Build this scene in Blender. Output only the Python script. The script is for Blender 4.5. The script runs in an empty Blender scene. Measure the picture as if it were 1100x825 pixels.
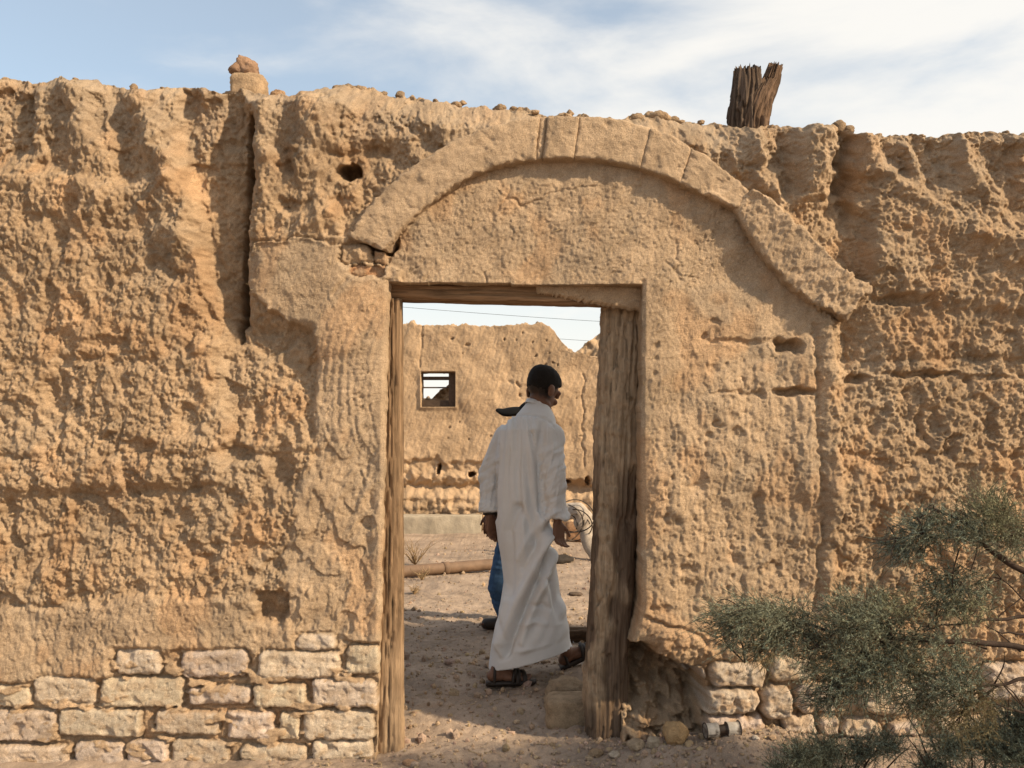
import bpy, bmesh, math, random
import numpy as np
from mathutils import Vector, Matrix, Euler

random.seed(7)
RNG = np.random.default_rng(7)
sc = bpy.context.scene
COL = sc.collection
PI = math.pi

# ---------------------------------------------------------------- measure
F = 900.0          # focal length in photo pixels (photo 1100 x 825)
CU, CV = 550.0, 475.0
H = 1.325          # camera height
D0 = 3.67          # distance of the front wall
S0 = F / D0        # photo pixels per metre on the front wall

def P(u, v, y):
    return np.array([(u - CU) / F * y, y, H + (CV - v) / F * y])

# ---------------------------------------------------------------- noise
_perm = np.random.default_rng(3).permutation(4096).astype(np.int64)

def _h(ix, iy, seed):
    return _perm[(_perm[(ix + seed * 131) & 4095] + iy) & 4095]

def perlin(x, y, seed=0):
    x = np.asarray(x, float); y = np.asarray(y, float)
    xi = np.floor(x).astype(np.int64); yi = np.floor(y).astype(np.int64)
    xf = x - xi; yf = y - yi
    u = xf * xf * xf * (xf * (xf * 6 - 15) + 10)
    v = yf * yf * yf * (yf * (yf * 6 - 15) + 10)
    def g(dx, dy):
        a = _h(xi + dx, yi + dy, seed) * (2 * PI / 4096.0)
        return np.cos(a) * (xf - dx) + np.sin(a) * (yf - dy)
    n00, n10, n01, n11 = g(0, 0), g(1, 0), g(0, 1), g(1, 1)
    return 1.5 * ((n00 * (1 - u) + n10 * u) * (1 - v) + (n01 * (1 - u) + n11 * u) * v)

def fbm(x, y, seed=0, octv=4, gain=0.5, lac=2.03):
    s = 0; a = 1.0; f = 1.0
    for k in range(octv):
        s = s + a * perlin(x * f + 17.3 * k, y * f + 9.1 * k, seed + k)
        a *= gain; f *= lac
    return s

def n3(p, f, seed=0):
    x, y, z = p[..., 0] * f, p[..., 1] * f, p[..., 2] * f
    return (perlin(x + 5.2, y + z * 0.37, seed) + perlin(y + 1.7, z + x * 0.41, seed + 1) + perlin(z + 8.8, x + y * 0.33, seed + 2)) * 0.6

def cells(x, y, seed=0):
    """worley: distance to nearest feature point"""
    x = np.asarray(x, float); y = np.asarray(y, float)
    xi = np.floor(x).astype(np.int64); yi = np.floor(y).astype(np.int64)
    best = np.full(x.shape, 9.0)
    for dx in (-1, 0, 1):
        for dy in (-1, 0, 1):
            h = _h(xi + dx, yi + dy, seed); h2 = _h(xi + dx, yi + dy, seed + 7)
            px = xi + dx + h / 4096.0; py = yi + dy + h2 / 4096.0
            best = np.minimum(best, np.hypot(px - x, py - y))
    return best

def sstep(a, b, x):
    t = np.clip((x - a) / (b - a), 0, 1)
    return t * t * (3 - 2 * t)

def polyline(x, y, pts):
    """distance to polyline and fraction of the way along it"""
    pts = np.asarray(pts, float)
    best = np.full(np.shape(x), 1e9); bt = np.zeros(np.shape(x))
    n = len(pts) - 1
    for i in range(n):
        a, b = pts[i], pts[i + 1]
        d = b - a; L = max(d @ d, 1e-9)
        t = np.clip(((x - a[0]) * d[0] + (y - a[1]) * d[1]) / L, 0, 1)
        dist = np.hypot(x - a[0] - t * d[0], y - a[1] - t * d[1])
        m = dist < best
        best = np.where(m, dist, best); bt = np.where(m, (i + t) / n, bt)
    return best, bt

def polysdf(x, y, pts):
    """signed distance to a polygon, negative inside"""
    pts = np.asarray(pts, float)
    d, _ = polyline(x, y, np.vstack([pts, pts[:1]]))
    inside = np.zeros(np.shape(x), bool)
    n = len(pts)
    for i in range(n):
        a, b = pts[i], pts[(i + 1) % n]
        if a[1] == b[1]: continue
        c = ((a[1] > y) != (b[1] > y)) & (x < (b[0] - a[0]) * (y - a[1]) / (b[1] - a[1]) + a[0])
        inside ^= c
    return np.where(inside, -d, d)

def interp(x, pts):
    pts = np.asarray(pts, float)
    return np.interp(x, pts[:, 0], pts[:, 1])

def spline(pts, n):
    """Catmull-Rom resample"""
    p = np.asarray(pts, float)
    p = np.vstack([2 * p[0] - p[1], p, 2 * p[-1] - p[-2]])
    m = len(p) - 3
    out = []
    for s in np.linspace(0, m, n):
        i = min(int(s), m - 1); t = s - i
        a, b, c, d = p[i:i + 4]
        out.append(0.5 * (2 * b + (c - a) * t + (2 * a - 5 * b + 4 * c - d) * t * t + (3 * b - a - 3 * c + d) * t ** 3))
    return np.array(out)

# ---------------------------------------------------------------- objects
def new_mesh(name, verts, faces, mat=None, cols=None, smooth=True):
    """faces: list of arrays of shape (k, n)"""
    me = bpy.data.meshes.new(name)
    verts = np.asarray(verts, np.float32).reshape(-1, 3)
    if isinstance(faces, np.ndarray): faces = [faces]
    faces = [np.asarray(f, np.int32) for f in faces if len(f)]
    loops = np.concatenate([f.ravel() for f in faces])
    tot = np.concatenate([np.full(len(f), f.shape[1], np.int32) for f in faces])
    start = np.concatenate([[0], np.cumsum(tot)[:-1]]).astype(np.int32)
    me.vertices.add(len(verts)); me.vertices.foreach_set('co', verts.ravel())
    me.loops.add(len(loops)); me.loops.foreach_set('vertex_index', loops)
    me.polygons.add(len(tot)); me.polygons.foreach_set('loop_start', start)
    try: me.polygons.foreach_set('loop_total', tot)
    except Exception: pass
    me.polygons.foreach_set('use_smooth', np.full(len(tot), smooth, bool))
    me.update(calc_edges=True); me.validate()
    if cols is not None:
        at = me.attributes.new('Col', 'FLOAT_COLOR', 'POINT')
        c = np.ones((len(verts), 4), np.float32); c[:, :3] = np.asarray(cols, np.float32).reshape(-1, 3)
        at.data.foreach_set('color', c.ravel())
    if mat: me.materials.append(mat)
    return me

def tag(o, label=None, cat=None, group=None, kind=None):
    if label: o['label'] = label
    if cat: o['category'] = cat
    if group: o['group'] = group
    if kind: o['kind'] = kind
    return o

def empty(name, loc):
    o = bpy.data.objects.new(name, None); COL.objects.link(o)
    o.location = loc; o.empty_display_size = 0.1
    return o

def world_loc(o):
    v = Vector((0, 0, 0))
    while o is not None:
        v = v + o.location; o = o.parent
    return np.array(v)

def obj(name, verts, faces, mat, parent=None, loc=None, cols=None, smooth=True):
    """verts in world coordinates; the object's origin goes to loc (or its parent's)"""
    v = np.asarray(verts, float).reshape(-1, 3)
    base = world_loc(parent) if parent is not None else (np.array(loc, float) if loc is not None else np.array([v[:, 0].mean(), v[:, 1].mean(), v[:, 2].min()]))
    me = new_mesh(name, v - base, faces, mat, cols, smooth)
    o = bpy.data.objects.new(name, me); COL.objects.link(o)
    if parent is not None: o.parent = parent
    else: o.location = base
    return o

class MB:
    """collects shapes, then links them as one mesh"""
    def __init__(s): s.v = []; s.f = {}; s.c = []; s.n = 0
    def add(s, v, faces, col=None):
        v = np.asarray(v, float).reshape(-1, 3)
        if isinstance(faces, np.ndarray): faces = [faces]
        for f in faces:
            if len(f): s.f.setdefault(f.shape[1], []).append(np.asarray(f) + s.n)
        s.v.append(v); s.n += len(v)
        s.c.append(np.broadcast_to(np.asarray(col if col is not None else (1, 1, 1), float), v.shape))
    def data(s):
        return np.vstack(s.v), [np.vstack(x) for x in s.f.values()], np.vstack(s.c)
    def build(s, name, mat, parent=None, loc=None, smooth=True):
        v, f, c = s.data()
        return obj(name, v, f, mat, parent, loc, c, smooth)

def gridf(nr, nc, wrap=False):
    i = np.arange(nr - 1)[:, None]; j = np.arange(nc if wrap else nc - 1)[None, :]
    j2 = (j + 1) % nc
    a = i * nc + j; b = i * nc + j2; c = (i + 1) * nc + j2; d = (i + 1) * nc + j
    return np.stack([a, b, c, d], -1).reshape(-1, 4)

def frames(path):
    path = np.asarray(path, float)
    t = np.gradient(path, axis=0); t /= np.linalg.norm(t, axis=1)[:, None] + 1e-12
    ref = np.array([0, 0, 1.0]) if abs(t[0][2]) < 0.9 else np.array([0, 1.0, 0])
    a = np.cross(ref, t[0]); a /= np.linalg.norm(a)
    A = []
    for k in range(len(path)):
        a = a - t[k] * (a @ t[k]); a /= np.linalg.norm(a) + 1e-12
        A.append(a)
    A = np.array(A); B = np.cross(t, A)
    return t, A, B

def tube(path, rad, n=8):
    path = np.asarray(path, float); m = len(path)
    rad = np.broadcast_to(np.asarray(rad, float), (m,))
    t, A, B = frames(path)
    th = np.linspace(0, 2 * PI, n, endpoint=False)
    v = path[:, None, :] + rad[:, None, None] * (np.cos(th)[None, :, None] * A[:, None, :] + np.sin(th)[None, :, None] * B[:, None, :])
    v = v.reshape(-1, 3)
    f = gridf(m, n, True)
    v = np.vstack([v, path[0], path[-1]])
    j = np.arange(n); j2 = (j + 1) % n
    c0 = np.stack([np.full(n, m * n), j2, j], -1); c1 = np.stack([np.full(n, m * n + 1), (m - 1) * n + j, (m - 1) * n + j2], -1)
    return v, [f, np.vstack([c0, c1])]

def ball(c, r, R=None, nu=24, nv=16):
    th = np.linspace(0, PI, nv); ph = np.linspace(0, 2 * PI, nu, endpoint=False)
    v = np.stack([np.sin(th)[:, None] * np.cos(ph)[None], np.sin(th)[:, None] * np.sin(ph)[None], np.cos(th)[:, None] * np.ones(nu)[None]], -1).reshape(-1, 3)
    v = v * np.asarray(r, float)
    if R is not None: v = v @ np.asarray(R).T
    return v + np.asarray(c, float), [gridf(nv, nu, True)[:, ::-1]]

def capsule(p0, r0, p1, r1, n=14):
    p0 = np.asarray(p0, float); p1 = np.asarray(p1, float)
    d = p1 - p0; L = np.linalg.norm(d); d = d / (L + 1e-9)
    pts = []; rr = []
    for a in np.linspace(-PI / 2, 0, 6)[:-1]: pts.append(p0 + d * r0 * math.sin(a)); rr.append(max(r0 * math.cos(a), 1e-4))
    for s in np.linspace(0, 1, 5): pts.append(p0 + d * L * s); rr.append(r0 + (r1 - r0) * s)
    for a in np.linspace(0, PI / 2, 6)[1:]: pts.append(p1 + d * r1 * math.sin(a)); rr.append(max(r1 * math.cos(a), 1e-4))
    return tube(np.array(pts), np.array(rr), n)

def remesh(mb, voxel, smooth_iter=4, factor=0.5):
    v, f, c = mb.data()
    me = new_mesh('tmp', v, f)
    o = bpy.data.objects.new('tmp', me); COL.objects.link(o)
    m = o.modifiers.new('r', 'REMESH'); m.mode = 'VOXEL'; m.voxel_size = voxel
    if smooth_iter:
        s = o.modifiers.new('s', 'SMOOTH'); s.factor = factor; s.iterations = smooth_iter
    dg = bpy.context.evaluated_depsgraph_get()
    e = o.evaluated_get(dg); me2 = bpy.data.meshes.new_from_object(e)
    nv = len(me2.vertices); vv = np.empty(nv * 3); me2.vertices.foreach_get('co', vv); vv = vv.reshape(-1, 3)
    nn = np.empty(nv * 3); me2.vertices.foreach_get('normal', nn); nn = nn.reshape(-1, 3)
    tris = {}
    for p in me2.polygons: tris.setdefault(len(p.vertices), []).append(tuple(p.vertices))
    faces = [np.array(x) for x in tris.values()]
    bpy.data.objects.remove(o); bpy.data.meshes.remove(me); bpy.data.meshes.remove(me2)
    return vv, faces, nn

# ---------------------------------------------------------------- materials
def nodes(name):
    m = bpy.data.materials.new(name); m.use_nodes = True
    nt = m.node_tree; b = nt.nodes['Principled BSDF']
    return m, nt, b

def N(nt, t, **k):
    n = nt.nodes.new(t)
    for a, b in k.items(): setattr(n, a, b)
    return n

def surf(name, col=None, rough=0.9, spec=0.2, var=0.25, scale=8, bump=0.3, bscale=150, bdist=0.004, attr=False, stretch=(1, 1, 1), sheen=0, detail=6, speck=0):
    m, nt, b = nodes(name); L = nt.links
    tc = N(nt, 'ShaderNodeTexCoord'); mp = N(nt, 'ShaderNodeMapping'); mp.inputs['Scale'].default_value = stretch
    L.new(tc.outputs['Object'], mp.inputs['Vector'])
    if attr:
        at = N(nt, 'ShaderNodeAttribute', attribute_name='Col'); base = at.outputs['Color']
    else:
        rgb = N(nt, 'ShaderNodeRGB'); rgb.outputs[0].default_value = (*col, 1); base = rgb.outputs[0]
    n1 = N(nt, 'ShaderNodeTexNoise'); n1.inputs['Scale'].default_value = scale; n1.inputs['Detail'].default_value = detail; n1.inputs['Roughness'].default_value = 0.65
    L.new(mp.outputs[0], n1.inputs['Vector'])
    mr = N(nt, 'ShaderNodeMapRange'); mr.inputs['From Min'].default_value = 0.3; mr.inputs['From Max'].default_value = 0.7
    mr.inputs['To Min'].default_value = 1 - var; mr.inputs['To Max'].default_value = 1 + var
    L.new(n1.outputs['Fac'], mr.inputs['Value'])
    mx = N(nt, 'ShaderNodeVectorMath', operation='SCALE')
    fac = mr.outputs[0]
    if speck:
        n3_ = N(nt, 'ShaderNodeTexNoise'); n3_.inputs['Scale'].default_value = 230; n3_.inputs['Detail'].default_value = 3; n3_.inputs['Roughness'].default_value = 0.8
        L.new(mp.outputs[0], n3_.inputs['Vector'])
        m3 = N(nt, 'ShaderNodeMapRange'); m3.inputs['From Min'].default_value = 0.32; m3.inputs['From Max'].default_value = 0.68
        m3.inputs['To Min'].default_value = 1 - speck; m3.inputs['To Max'].default_value = 1 + speck
        L.new(n3_.outputs['Fac'], m3.inputs['Value'])
        mm_ = N(nt, 'ShaderNodeMath', operation='MULTIPLY'); L.new(fac, mm_.inputs[0]); L.new(m3.outputs[0], mm_.inputs[1]); fac = mm_.outputs[0]
    L.new(base, mx.inputs[0]); L.new(fac, mx.inputs['Scale'])
    L.new(mx.outputs[0], b.inputs['Base Color'])
    b.inputs['Roughness'].default_value = rough
    b.inputs['Specular IOR Level'].default_value = spec
    if sheen: b.inputs['Sheen Weight'].default_value = sheen
    if bump:
        n2 = N(nt, 'ShaderNodeTexNoise'); n2.inputs['Scale'].default_value = bscale; n2.inputs['Detail'].default_value = 5; n2.inputs['Roughness'].default_value = 0.7
        L.new(mp.outputs[0], n2.inputs['Vector'])
        bp = N(nt, 'ShaderNodeBump'); bp.inputs['Strength'].default_value = bump; bp.inputs['Distance'].default_value = bdist
        L.new(n2.outputs['Fac'], bp.inputs['Height']); L.new(bp.outputs[0], b.inputs['Normal'])
    return m

M_mud = surf('mud_plaster', attr=True, rough=0.97, spec=0.08, var=0.2, scale=9, bump=1.0, bscale=190, bdist=0.009, speck=0.30)
M_farmud = surf('sun_dried_mud', attr=True, rough=0.97, spec=0.08, var=0.22, scale=3, bump=0.9, bscale=25, bdist=0.02)
M_ground = surf('packed_earth', attr=True, rough=0.97, spec=0.08, var=0.28, scale=4, bump=0.8, bscale=90, bdist=0.012, speck=.22)
M_wood = surf('weathered_wood', attr=True, rough=0.85, spec=0.15, var=0.4, scale=14, bump=0.9, bscale=60, bdist=0.006, stretch=(6, 6, 0.45))
M_woodx = surf('weathered_wood_lengthwise', attr=True, rough=0.85, spec=0.15, var=0.4, scale=14, bump=0.9, bscale=60, bdist=0.006, stretch=(0.45, 6, 6))
M_rock = surf('dusty_stone', attr=True, rough=0.95, spec=0.1, var=0.25, scale=25, bump=1.0, bscale=120, bdist=0.010, speck=.2)
M_cloth = surf('white_cotton', (0.60, 0.60, 0.60), rough=0.9, spec=0.1, var=0.03, scale=20, bump=0.25, bscale=500, bdist=0.001, sheen=0.1)
M_skin = surf('skin', attr=True, rough=0.6, spec=0.3, var=0.12, scale=25, bump=0.1, bscale=300, bdist=0.001)
M_hair = surf('dark_hair', (0.012, 0.010, 0.009), rough=0.8, spec=0.2, var=0.3, scale=200, bump=0.6, bscale=500, bdist=0.002)
M_leather = surf('dark_leather', (0.022, 0.014, 0.010), rough=0.55, spec=0.4, var=0.3, scale=40, bump=0.3, bscale=250, bdist=0.001)
M_denim = surf('blue_denim', (0.05, 0.10, 0.19), rough=0.9, spec=0.1, var=0.25, scale=18, bump=0.4, bscale=300, bdist=0.002)
M_shirt = surf('dark_shirt', (0.03, 0.03, 0.035), rough=0.9, spec=0.1, var=0.2, scale=20, bump=0.2, bscale=300, bdist=0.001)
M_cap = surf('black_cap_cloth', (0.006, 0.006, 0.0065), rough=0.85, spec=0.15, var=0.2, scale=40, bump=0.2, bscale=300, bdist=0.001)
M_pipe = surf('brown_pipe', (0.165, 0.105, 0.068), rough=0.7, spec=0.3, var=0.35, scale=6, bump=0.3, bscale=60, bdist=0.003)
M_conc = surf('old_concrete', (0.36, 0.31, 0.24), rough=0.95, spec=0.1, var=0.2, scale=5, bump=0.6, bscale=40, bdist=0.01)
M_leaf = surf('tamarisk_needles', attr=True, rough=0.75, spec=0.15, var=0.2, scale=12, bump=0)
M_bark = surf('dark_bark', (0.048, 0.034, 0.027), rough=0.9, spec=0.1, var=0.35, scale=30, bump=0.6, bscale=120, bdist=0.003)
M_twig = surf('dry_twig', attr=True, rough=0.9, spec=0.1, var=0.25, scale=30, bump=0.2, bscale=200, bdist=0.002)
M_tin = surf('rusted_tin', attr=True, rough=0.6, spec=0.4, var=0.35, scale=30, bump=0.3, bscale=100, bdist=0.002)
M_cable = surf('black_cable', (0.02, 0.02, 0.02), rough=0.7, bump=0)
M_metal = surf('dull_metal', (0.06, 0.06, 0.06), rough=0.5, spec=0.4, bump=0)

MUD = np.array([0.407, 0.288, 0.185]); PLA = np.array([0.436, 0.319, 0.214]); LIME = np.array([0.54, 0.450, 0.365])

# ---------------------------------------------------------------- wall sheets
def relief_wall(name, X, Z, dep, keep, D, thick, cols, mat, parent, K=8, jag=0.006, topjag=0.03, seed=0, stride=4):
    """X, Z, dep: (nr, nc) world x, world z, relief towards the viewer; keep: (nr-1, nc-1) cells that are solid.
    Gives a solid wall: front relief, rough reveals round its openings and along its top, plain back."""
    nr, nc = X.shape
    V = np.stack([X, D - dep, Z], -1)
    i, j = np.nonzero(keep)
    a = i * nc + j; b = a + 1; c = a + nc + 1; d = a + nc
    quads = np.stack([a, b, c, d], -1)
    # border edges (skip the bottom row)
    E = []
    kp = np.pad(keep, 1)
    k = kp[1:-1, 1:-1]
    up = k & ~kp[2:, 1:-1]; ii, jj = np.nonzero(up); E.append(np.stack([(ii + 1) * nc + jj + 1, (ii + 1) * nc + jj], -1))
    dn = k & ~kp[:-2, 1:-1]; dn[0, :] = False; ii, jj = np.nonzero(dn); E.append(np.stack([ii * nc + jj, ii * nc + jj + 1], -1))
    lf = k & ~kp[1:-1, :-2]; ii, jj = np.nonzero(lf); E.append(np.stack([(ii + 1) * nc + jj, ii * nc + jj], -1))
    rt = k & ~kp[1:-1, 2:]; ii, jj = np.nonzero(rt); E.append(np.stack([ii * nc + jj + 1, (ii + 1) * nc + jj + 1], -1))
    E = np.vstack(E)
    uq, inv = np.unique(E, return_inverse=True); inv = inv.reshape(E.shape)
    Vf = V.reshape(-1, 3); p0 = Vf[uq]
    istop = (uq // nc) == nr - 1
    chains = []
    for s in range(1, K + 1):
        t = s / K
        p = p0.copy(); p[:, 1] = p0[:, 1] + (D + thick - p0[:, 1]) * t
        w = min(1, s * 0.5)
        amp = np.where(istop, topjag, jag) * w
        q = p * 1.0
        p[:, 0] += jag * w * n3(q, 14, seed + 40)
        p[:, 2] += amp * (n3(q, 6, seed + 50) + 0.7 * n3(q, 17, seed + 55) + 0.5 * n3(q, 41, seed + 57))
        chains.append(p)
    nb = len(uq); base = nr * nc
    allv = [Vf] + chains
    strips = []
    ids = [uq] + [base + s * nb + np.arange(nb) for s in range(K)]
    for s in range(K):
        A = ids[s]; B = ids[s + 1]
        strips.append(np.stack([A[inv[:, 0]], A[inv[:, 1]], B[inv[:, 1]], B[inv[:, 0]]], -1)[:, ::-1])
    # back
    ib = np.arange(0, nr, stride); jb = np.arange(0, nc, stride)
    XB = X[np.ix_(ib, jb)]; ZB = Z[np.ix_(ib, jb)]
    YB = D + thick + 0.012 * fbm(XB * 3, ZB * 3, seed + 9, 4) - 0.003
    kb = keep[np.ix_(ib[:-1], jb[:-1])]
    ncb = len(jb); i, j = np.nonzero(kb); a = i * ncb + j
    off = base + K * nb
    back = np.stack([a + 1, a, a + ncb, a + ncb + 1], -1) + off
    allv.append(np.stack([XB, YB, ZB], -1).reshape(-1, 3))
    VV = np.vstack(allv)
    C = cols.reshape(-1, 3)
    CC = np.vstack([C] + [C[uq]] * K + [cols[np.ix_(ib, jb)].reshape(-1, 3)])
    used = np.zeros(len(VV), bool)
    F4 = np.vstack([quads] + strips + [back]); used[F4.ravel()] = True
    remap = np.cumsum(used) - 1
    return obj(name, VV[used], remap[F4], mat, parent, None, CC[used])

def seg(a, b, step, mult=4):
    n = max(mult, int(round(abs(b - a) / step / mult)) * mult)
    return np.linspace(a, b, n + 1)

# ================================================================ FRONT WALL
TOP = [(-900, 70), (-300, 82), (-40, 82), (0, 84), (30, 89), (60, 84), (100, 86), (140, 95), (190, 93), (240, 100), (255, 98), (290, 104), (315, 102),
       (340, 96), (365, 91), (400, 96), (440, 103), (500, 110), (550, 116), (590, 124), (650, 128), (700, 124), (740, 128), (780, 133),
       (830, 135), (880, 133), (910, 140), (950, 144), (1000, 144), (1060, 142), (1140, 144), (1500, 160), (2000, 150)]
EL = [(280, 419), (300, 418), (420, 414), (600, 410), (700, 407), (760, 405), (900, 402)]
ER = [(280, 691), (300, 691), (450, 689), (650, 690), (680, 684), (705, 675), (900, 668)]
ARCH_OUT = spline([(376, 256), (400, 221), (440, 185), (500, 149), (563, 131), (610, 128), (660, 131), (712, 146), (760, 174), (803, 208)], 240)
ARCH_IN = spline([(417, 271), (436, 246), (470, 216), (515, 188), (560, 176), (605, 173), (650, 176), (700, 188), (748, 208), (789, 226)], 240)
SLAB_OUT = spline([(803, 207), (822, 216), (850, 240), (880, 270), (905, 294), (934, 308)], 120)
SLAB_IN = spline([(786, 214), (794, 238), (818, 275), (845, 305), (872, 326), (906, 344)], 120)

def front_wall():
    us = np.concatenate([seg(-900, -40, 7), seg(-40, 410, 1.15)[1:], seg(410, 690, 1.15)[1:], seg(690, 1140, 1.15)[1:], seg(1140, 2000, 7)[1:]])
    iL = int(np.argmin(abs(us - 410))); iR = int(np.argmin(abs(us - 690)))
    ra = seg(0, 1, 1.15 / 560); rb = seg(0, 1, 1.15 / 190)
    jT = len(ra) - 1
    rows = len(ra) + len(rb) - 1
    top = interp(us, TOP) + 3.2 * perlin(us / 13, us * 0 + 0.5, 71) + 1.6 * perlin(us / 4.5, us * 0 + 3.5, 72) + 4 * perlin(us / 60, us * 0 + 1.5, 73)
    dt = np.where(us < 550, 303, 305) + 0.0 * us
    U = np.zeros((rows, len(us))); V = np.zeros_like(U)
    for r in range(rows):
        if r <= jT: v = 862 + (dt - 862) * ra[r]
        else: v = dt + (top - dt) * rb[r - jT]
        V[r] = v
    base = np.broadcast_to(us, U.shape)
    def fall(d): return np.clip(1 - np.abs(d) / 90, 0, 1)
    el = interp(V, EL) + 1.6 * perlin(V / 22, V * 0, 61) + 0.8 * perlin(V / 7, V * 0, 62)
    er = interp(V, ER) + 1.5 * perlin(V / 25, V * 0, 63) + 1.0 * perlin(V / 8, V * 0, 64)
    U = base + (el - 410) * fall(base - 410) + (er - 690) * fall(base - 690)
    keep = np.ones((rows - 1, len(us) - 1), bool)
    keep[:jT, iL:iR] = False

    # -------- relief (metres towards the viewer), authored in wall pixels
    wu = U + 7 * fbm(U / 34, V / 34, 1, 3); wv = V + 7 * fbm(U / 34, V / 34, 5, 3)
    wu2 = U + 3.2 * fbm(U / 14, V / 14, 11, 3); wv2 = V + 3.2 * fbm(U / 14, V / 14, 15, 3)
    rough = np.ones_like(U)            # how coarse the surface is
    d = 0.030 * fbm(U / 150, V / 150, 20, 3)
    bil = lambda sx, sy, s: 1 - np.abs(perlin(wu2 / sx, wv2 / sy, s)) * 2
    # shared masks
    left_panel = [(263, 284), (276, 262), (330, 257), (378, 268), (402, 285), (430, 290), (430, 690), (372, 692), (318, 694), (310, 660), (313, 640), (302, 600),
                  (318, 560), (322, 520), (342, 486), (336, 440), (341, 410), (338, 356), (312, 346), (290, 332), (268, 314)]
    sd_lp = polysdf(wu2, wv2, left_panel)
    m_lp = sstep(4, -4, sd_lp) * (V > 350) + sstep(1.2, -1.2, sd_lp) * (V <= 350)
    band = [(-1000, 640), (-40, 655), (60, 653), (120, 648), (150, 642), (215, 643), (280, 640), (268, 668), (310, 672), (320, 700), (122, 698), (118, 731), (-40, 736), (-1000, 736)]
    sd_bd = polysdf(wu2, wv2, band); m_bd = sstep(5, -5, sd_bd)
    right_pl = [(680, 300), (700, 286), (800, 262), (845, 300), (892, 342), (894, 430), (897, 520), (892, 650), (876, 668), (780, 672), (740, 690), (680, 690)]
    sd_rp = polysdf(wu, wv, right_pl); m_rp = sstep(8, -8, sd_rp)
    tymp = np.vstack([ARCH_IN, [(800, 240), (850, 305), (872, 330), (880, 430), (700, 430), (690, 310), (418, 310)]])
    sd_ty = polysdf(U, V, tymp); m_ty = sstep(5, -3, sd_ty) * np.where(U > 689, sstep(395, 285, V + 10 * perlin(U / 40, V / 40, 181)), 1)
    rough = rough * (1 - 0.82 * m_lp) * (1 - 0.75 * m_bd) * (1 - 0.80 * m_rp) * (1 - 0.88 * m_ty)
    upper = sstep(250, 150, V)

    # general big lumps of the rain-worn face
    lum = bil(46, 62, 31) * 0.5 + bil(24, 34, 32) * 0.5
    d += rough * (0.014 * (lum - 0.55))
    # clotted daub: clods with pits between, drawn downwards
    cl = cells(wu2 / 15, wv2 / 21, 33)
    d += rough * 0.008 * (0.5 - cl) * (0.6 + 0.8 * sstep(-0.3, 0.4, perlin(U / 55, V / 55, 34)))
    cl2 = cells(wu2 / 6.5, wv2 / 9, 35)
    d += rough * 0.0045 * (0.5 - cl2) + rough * .0085 * fbm(wu2 / 10, wv2 / 16, 37, 5, .66)
    wu3 = U + 1.6 * fbm(U / 5, V / 5, 171, 2); wv3 = V + 1.6 * fbm(U / 5, V / 5, 173, 2)
    gr_ = sstep(-.35, .25, fbm(U / 40, V / 40, 175, 3))
    d += rough * 0.0060 * (0.5 - cells(wu3 / 4.2, wv3 / 5.6, 177)) * (.35 + .85 * gr_)
    d += rough * 0.0050 * perlin(U / 2.4, V / 3.0, 179) * (.3 + .9 * gr_)
    d += (0.25 + 0.75 * rough) * 0.0075 * fbm(U / 7.5, V / 9, 36, 3, 0.6)
    d += 0.0022 * perlin(U / 2.4, V / 2.8, 39)
    # scooped patches where daub has come off
    sc_ = sstep(0.12, 0.36, fbm(wu / 44, wv / 52, 41, 2))
    d -= rough * 0.020 * sc_
    # courses of the mud lifts
    for vv, amp, s in ((178, .6, 1), (386, 1.0, 2), (489, 1.1, 3), (585, .5, 4), (655, .7, 5)):
        line = vv + 5 * perlin(U / 90, U * 0 + s, 44) + 2.5 * perlin(U / 20, U * 0 + s, 45)
        g = sstep(-0.25, 0.25, perlin(U / 45, U * 0 + s * 3.3, 46))
        d -= rough * amp * 0.012 * g * np.exp(-((V - line) / 3.2) ** 2)
        d += rough * amp * 0.007 * g * np.exp(-((V - line + 9) / 7.0) ** 2)

    def ridge(pts, w, h, taper=(1, 1), px=None, sharp=False, jit=True):
        nonlocal d
        a, b = (wu, wv) if jit else (wu2, wv2)
        dist, t = polyline(a, b, pts)
        g = np.exp(-(dist / w) ** 2) if not sharp else sstep(w, w * 0.35, dist)
        d += h * g * (taper[0] + (taper[1] - taper[0]) * t)
    def region(pts, h, soft, jit=2, rg=None):
        nonlocal d, rough
        a, b = (wu, wv) if jit == 1 else (wu2, wv2)
        m = sstep(soft, -soft, polysdf(a, b, pts))
        d += h * m
        return m
    def bump(u, v, ru, rv, h):
        nonlocal d
        d += h * np.exp(-(((wu - u) / ru) ** 2 + ((wv - v) / rv) ** 2))
    def hole(u, v, ru, rv, h, p=2, soft=0.35):
        nonlocal d
        q = ((np.abs(wu2 - u) / ru) ** p + (np.abs(wv2 - v) / rv) ** p) ** (1 / p)
        d -= h * sstep(1 + soft, 1 - soft, q)

    # ---- upper left: gullies and ridges under the crest
    region([(-60, 92), (36, 100), (34, 165), (-10, 180), (-60, 175)], -0.055, 9)
    ridge([(46, 96), (40, 150), (34, 190)], 13, 0.035, (1, .4))
    ridge([(80, 90), (88, 130), (104, 190), (110, 215)], 20, 0.085, (1, .35))
    ridge([(150, 94), (164, 140), (188, 195), (206, 250)], 17, 0.085, (1, .6))
    ridge([(222, 100), (227, 130), (222, 158)], 12, 0.055, (1, .5))
    ridge([(126, 108), (134, 150), (146, 196)], 12, -0.040, (1, .3))
    ridge([(0, 190), (60, 200), (150, 225), (205, 255)], 26, 0.030)
    region([(-900, 180), (40, 185), (120, 200), (186, 190), (216, 215), (207, 250), (224, 285), (216, 330), (232, 372), (236, 420), (246, 470), (240, 520), (-900, 560)], 0.040, 8)
    region([(194, 100), (262, 108), (262, 350), (240, 345), (222, 300), (216, 250), (206, 200), (188, 150)], -0.062, 7)
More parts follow.
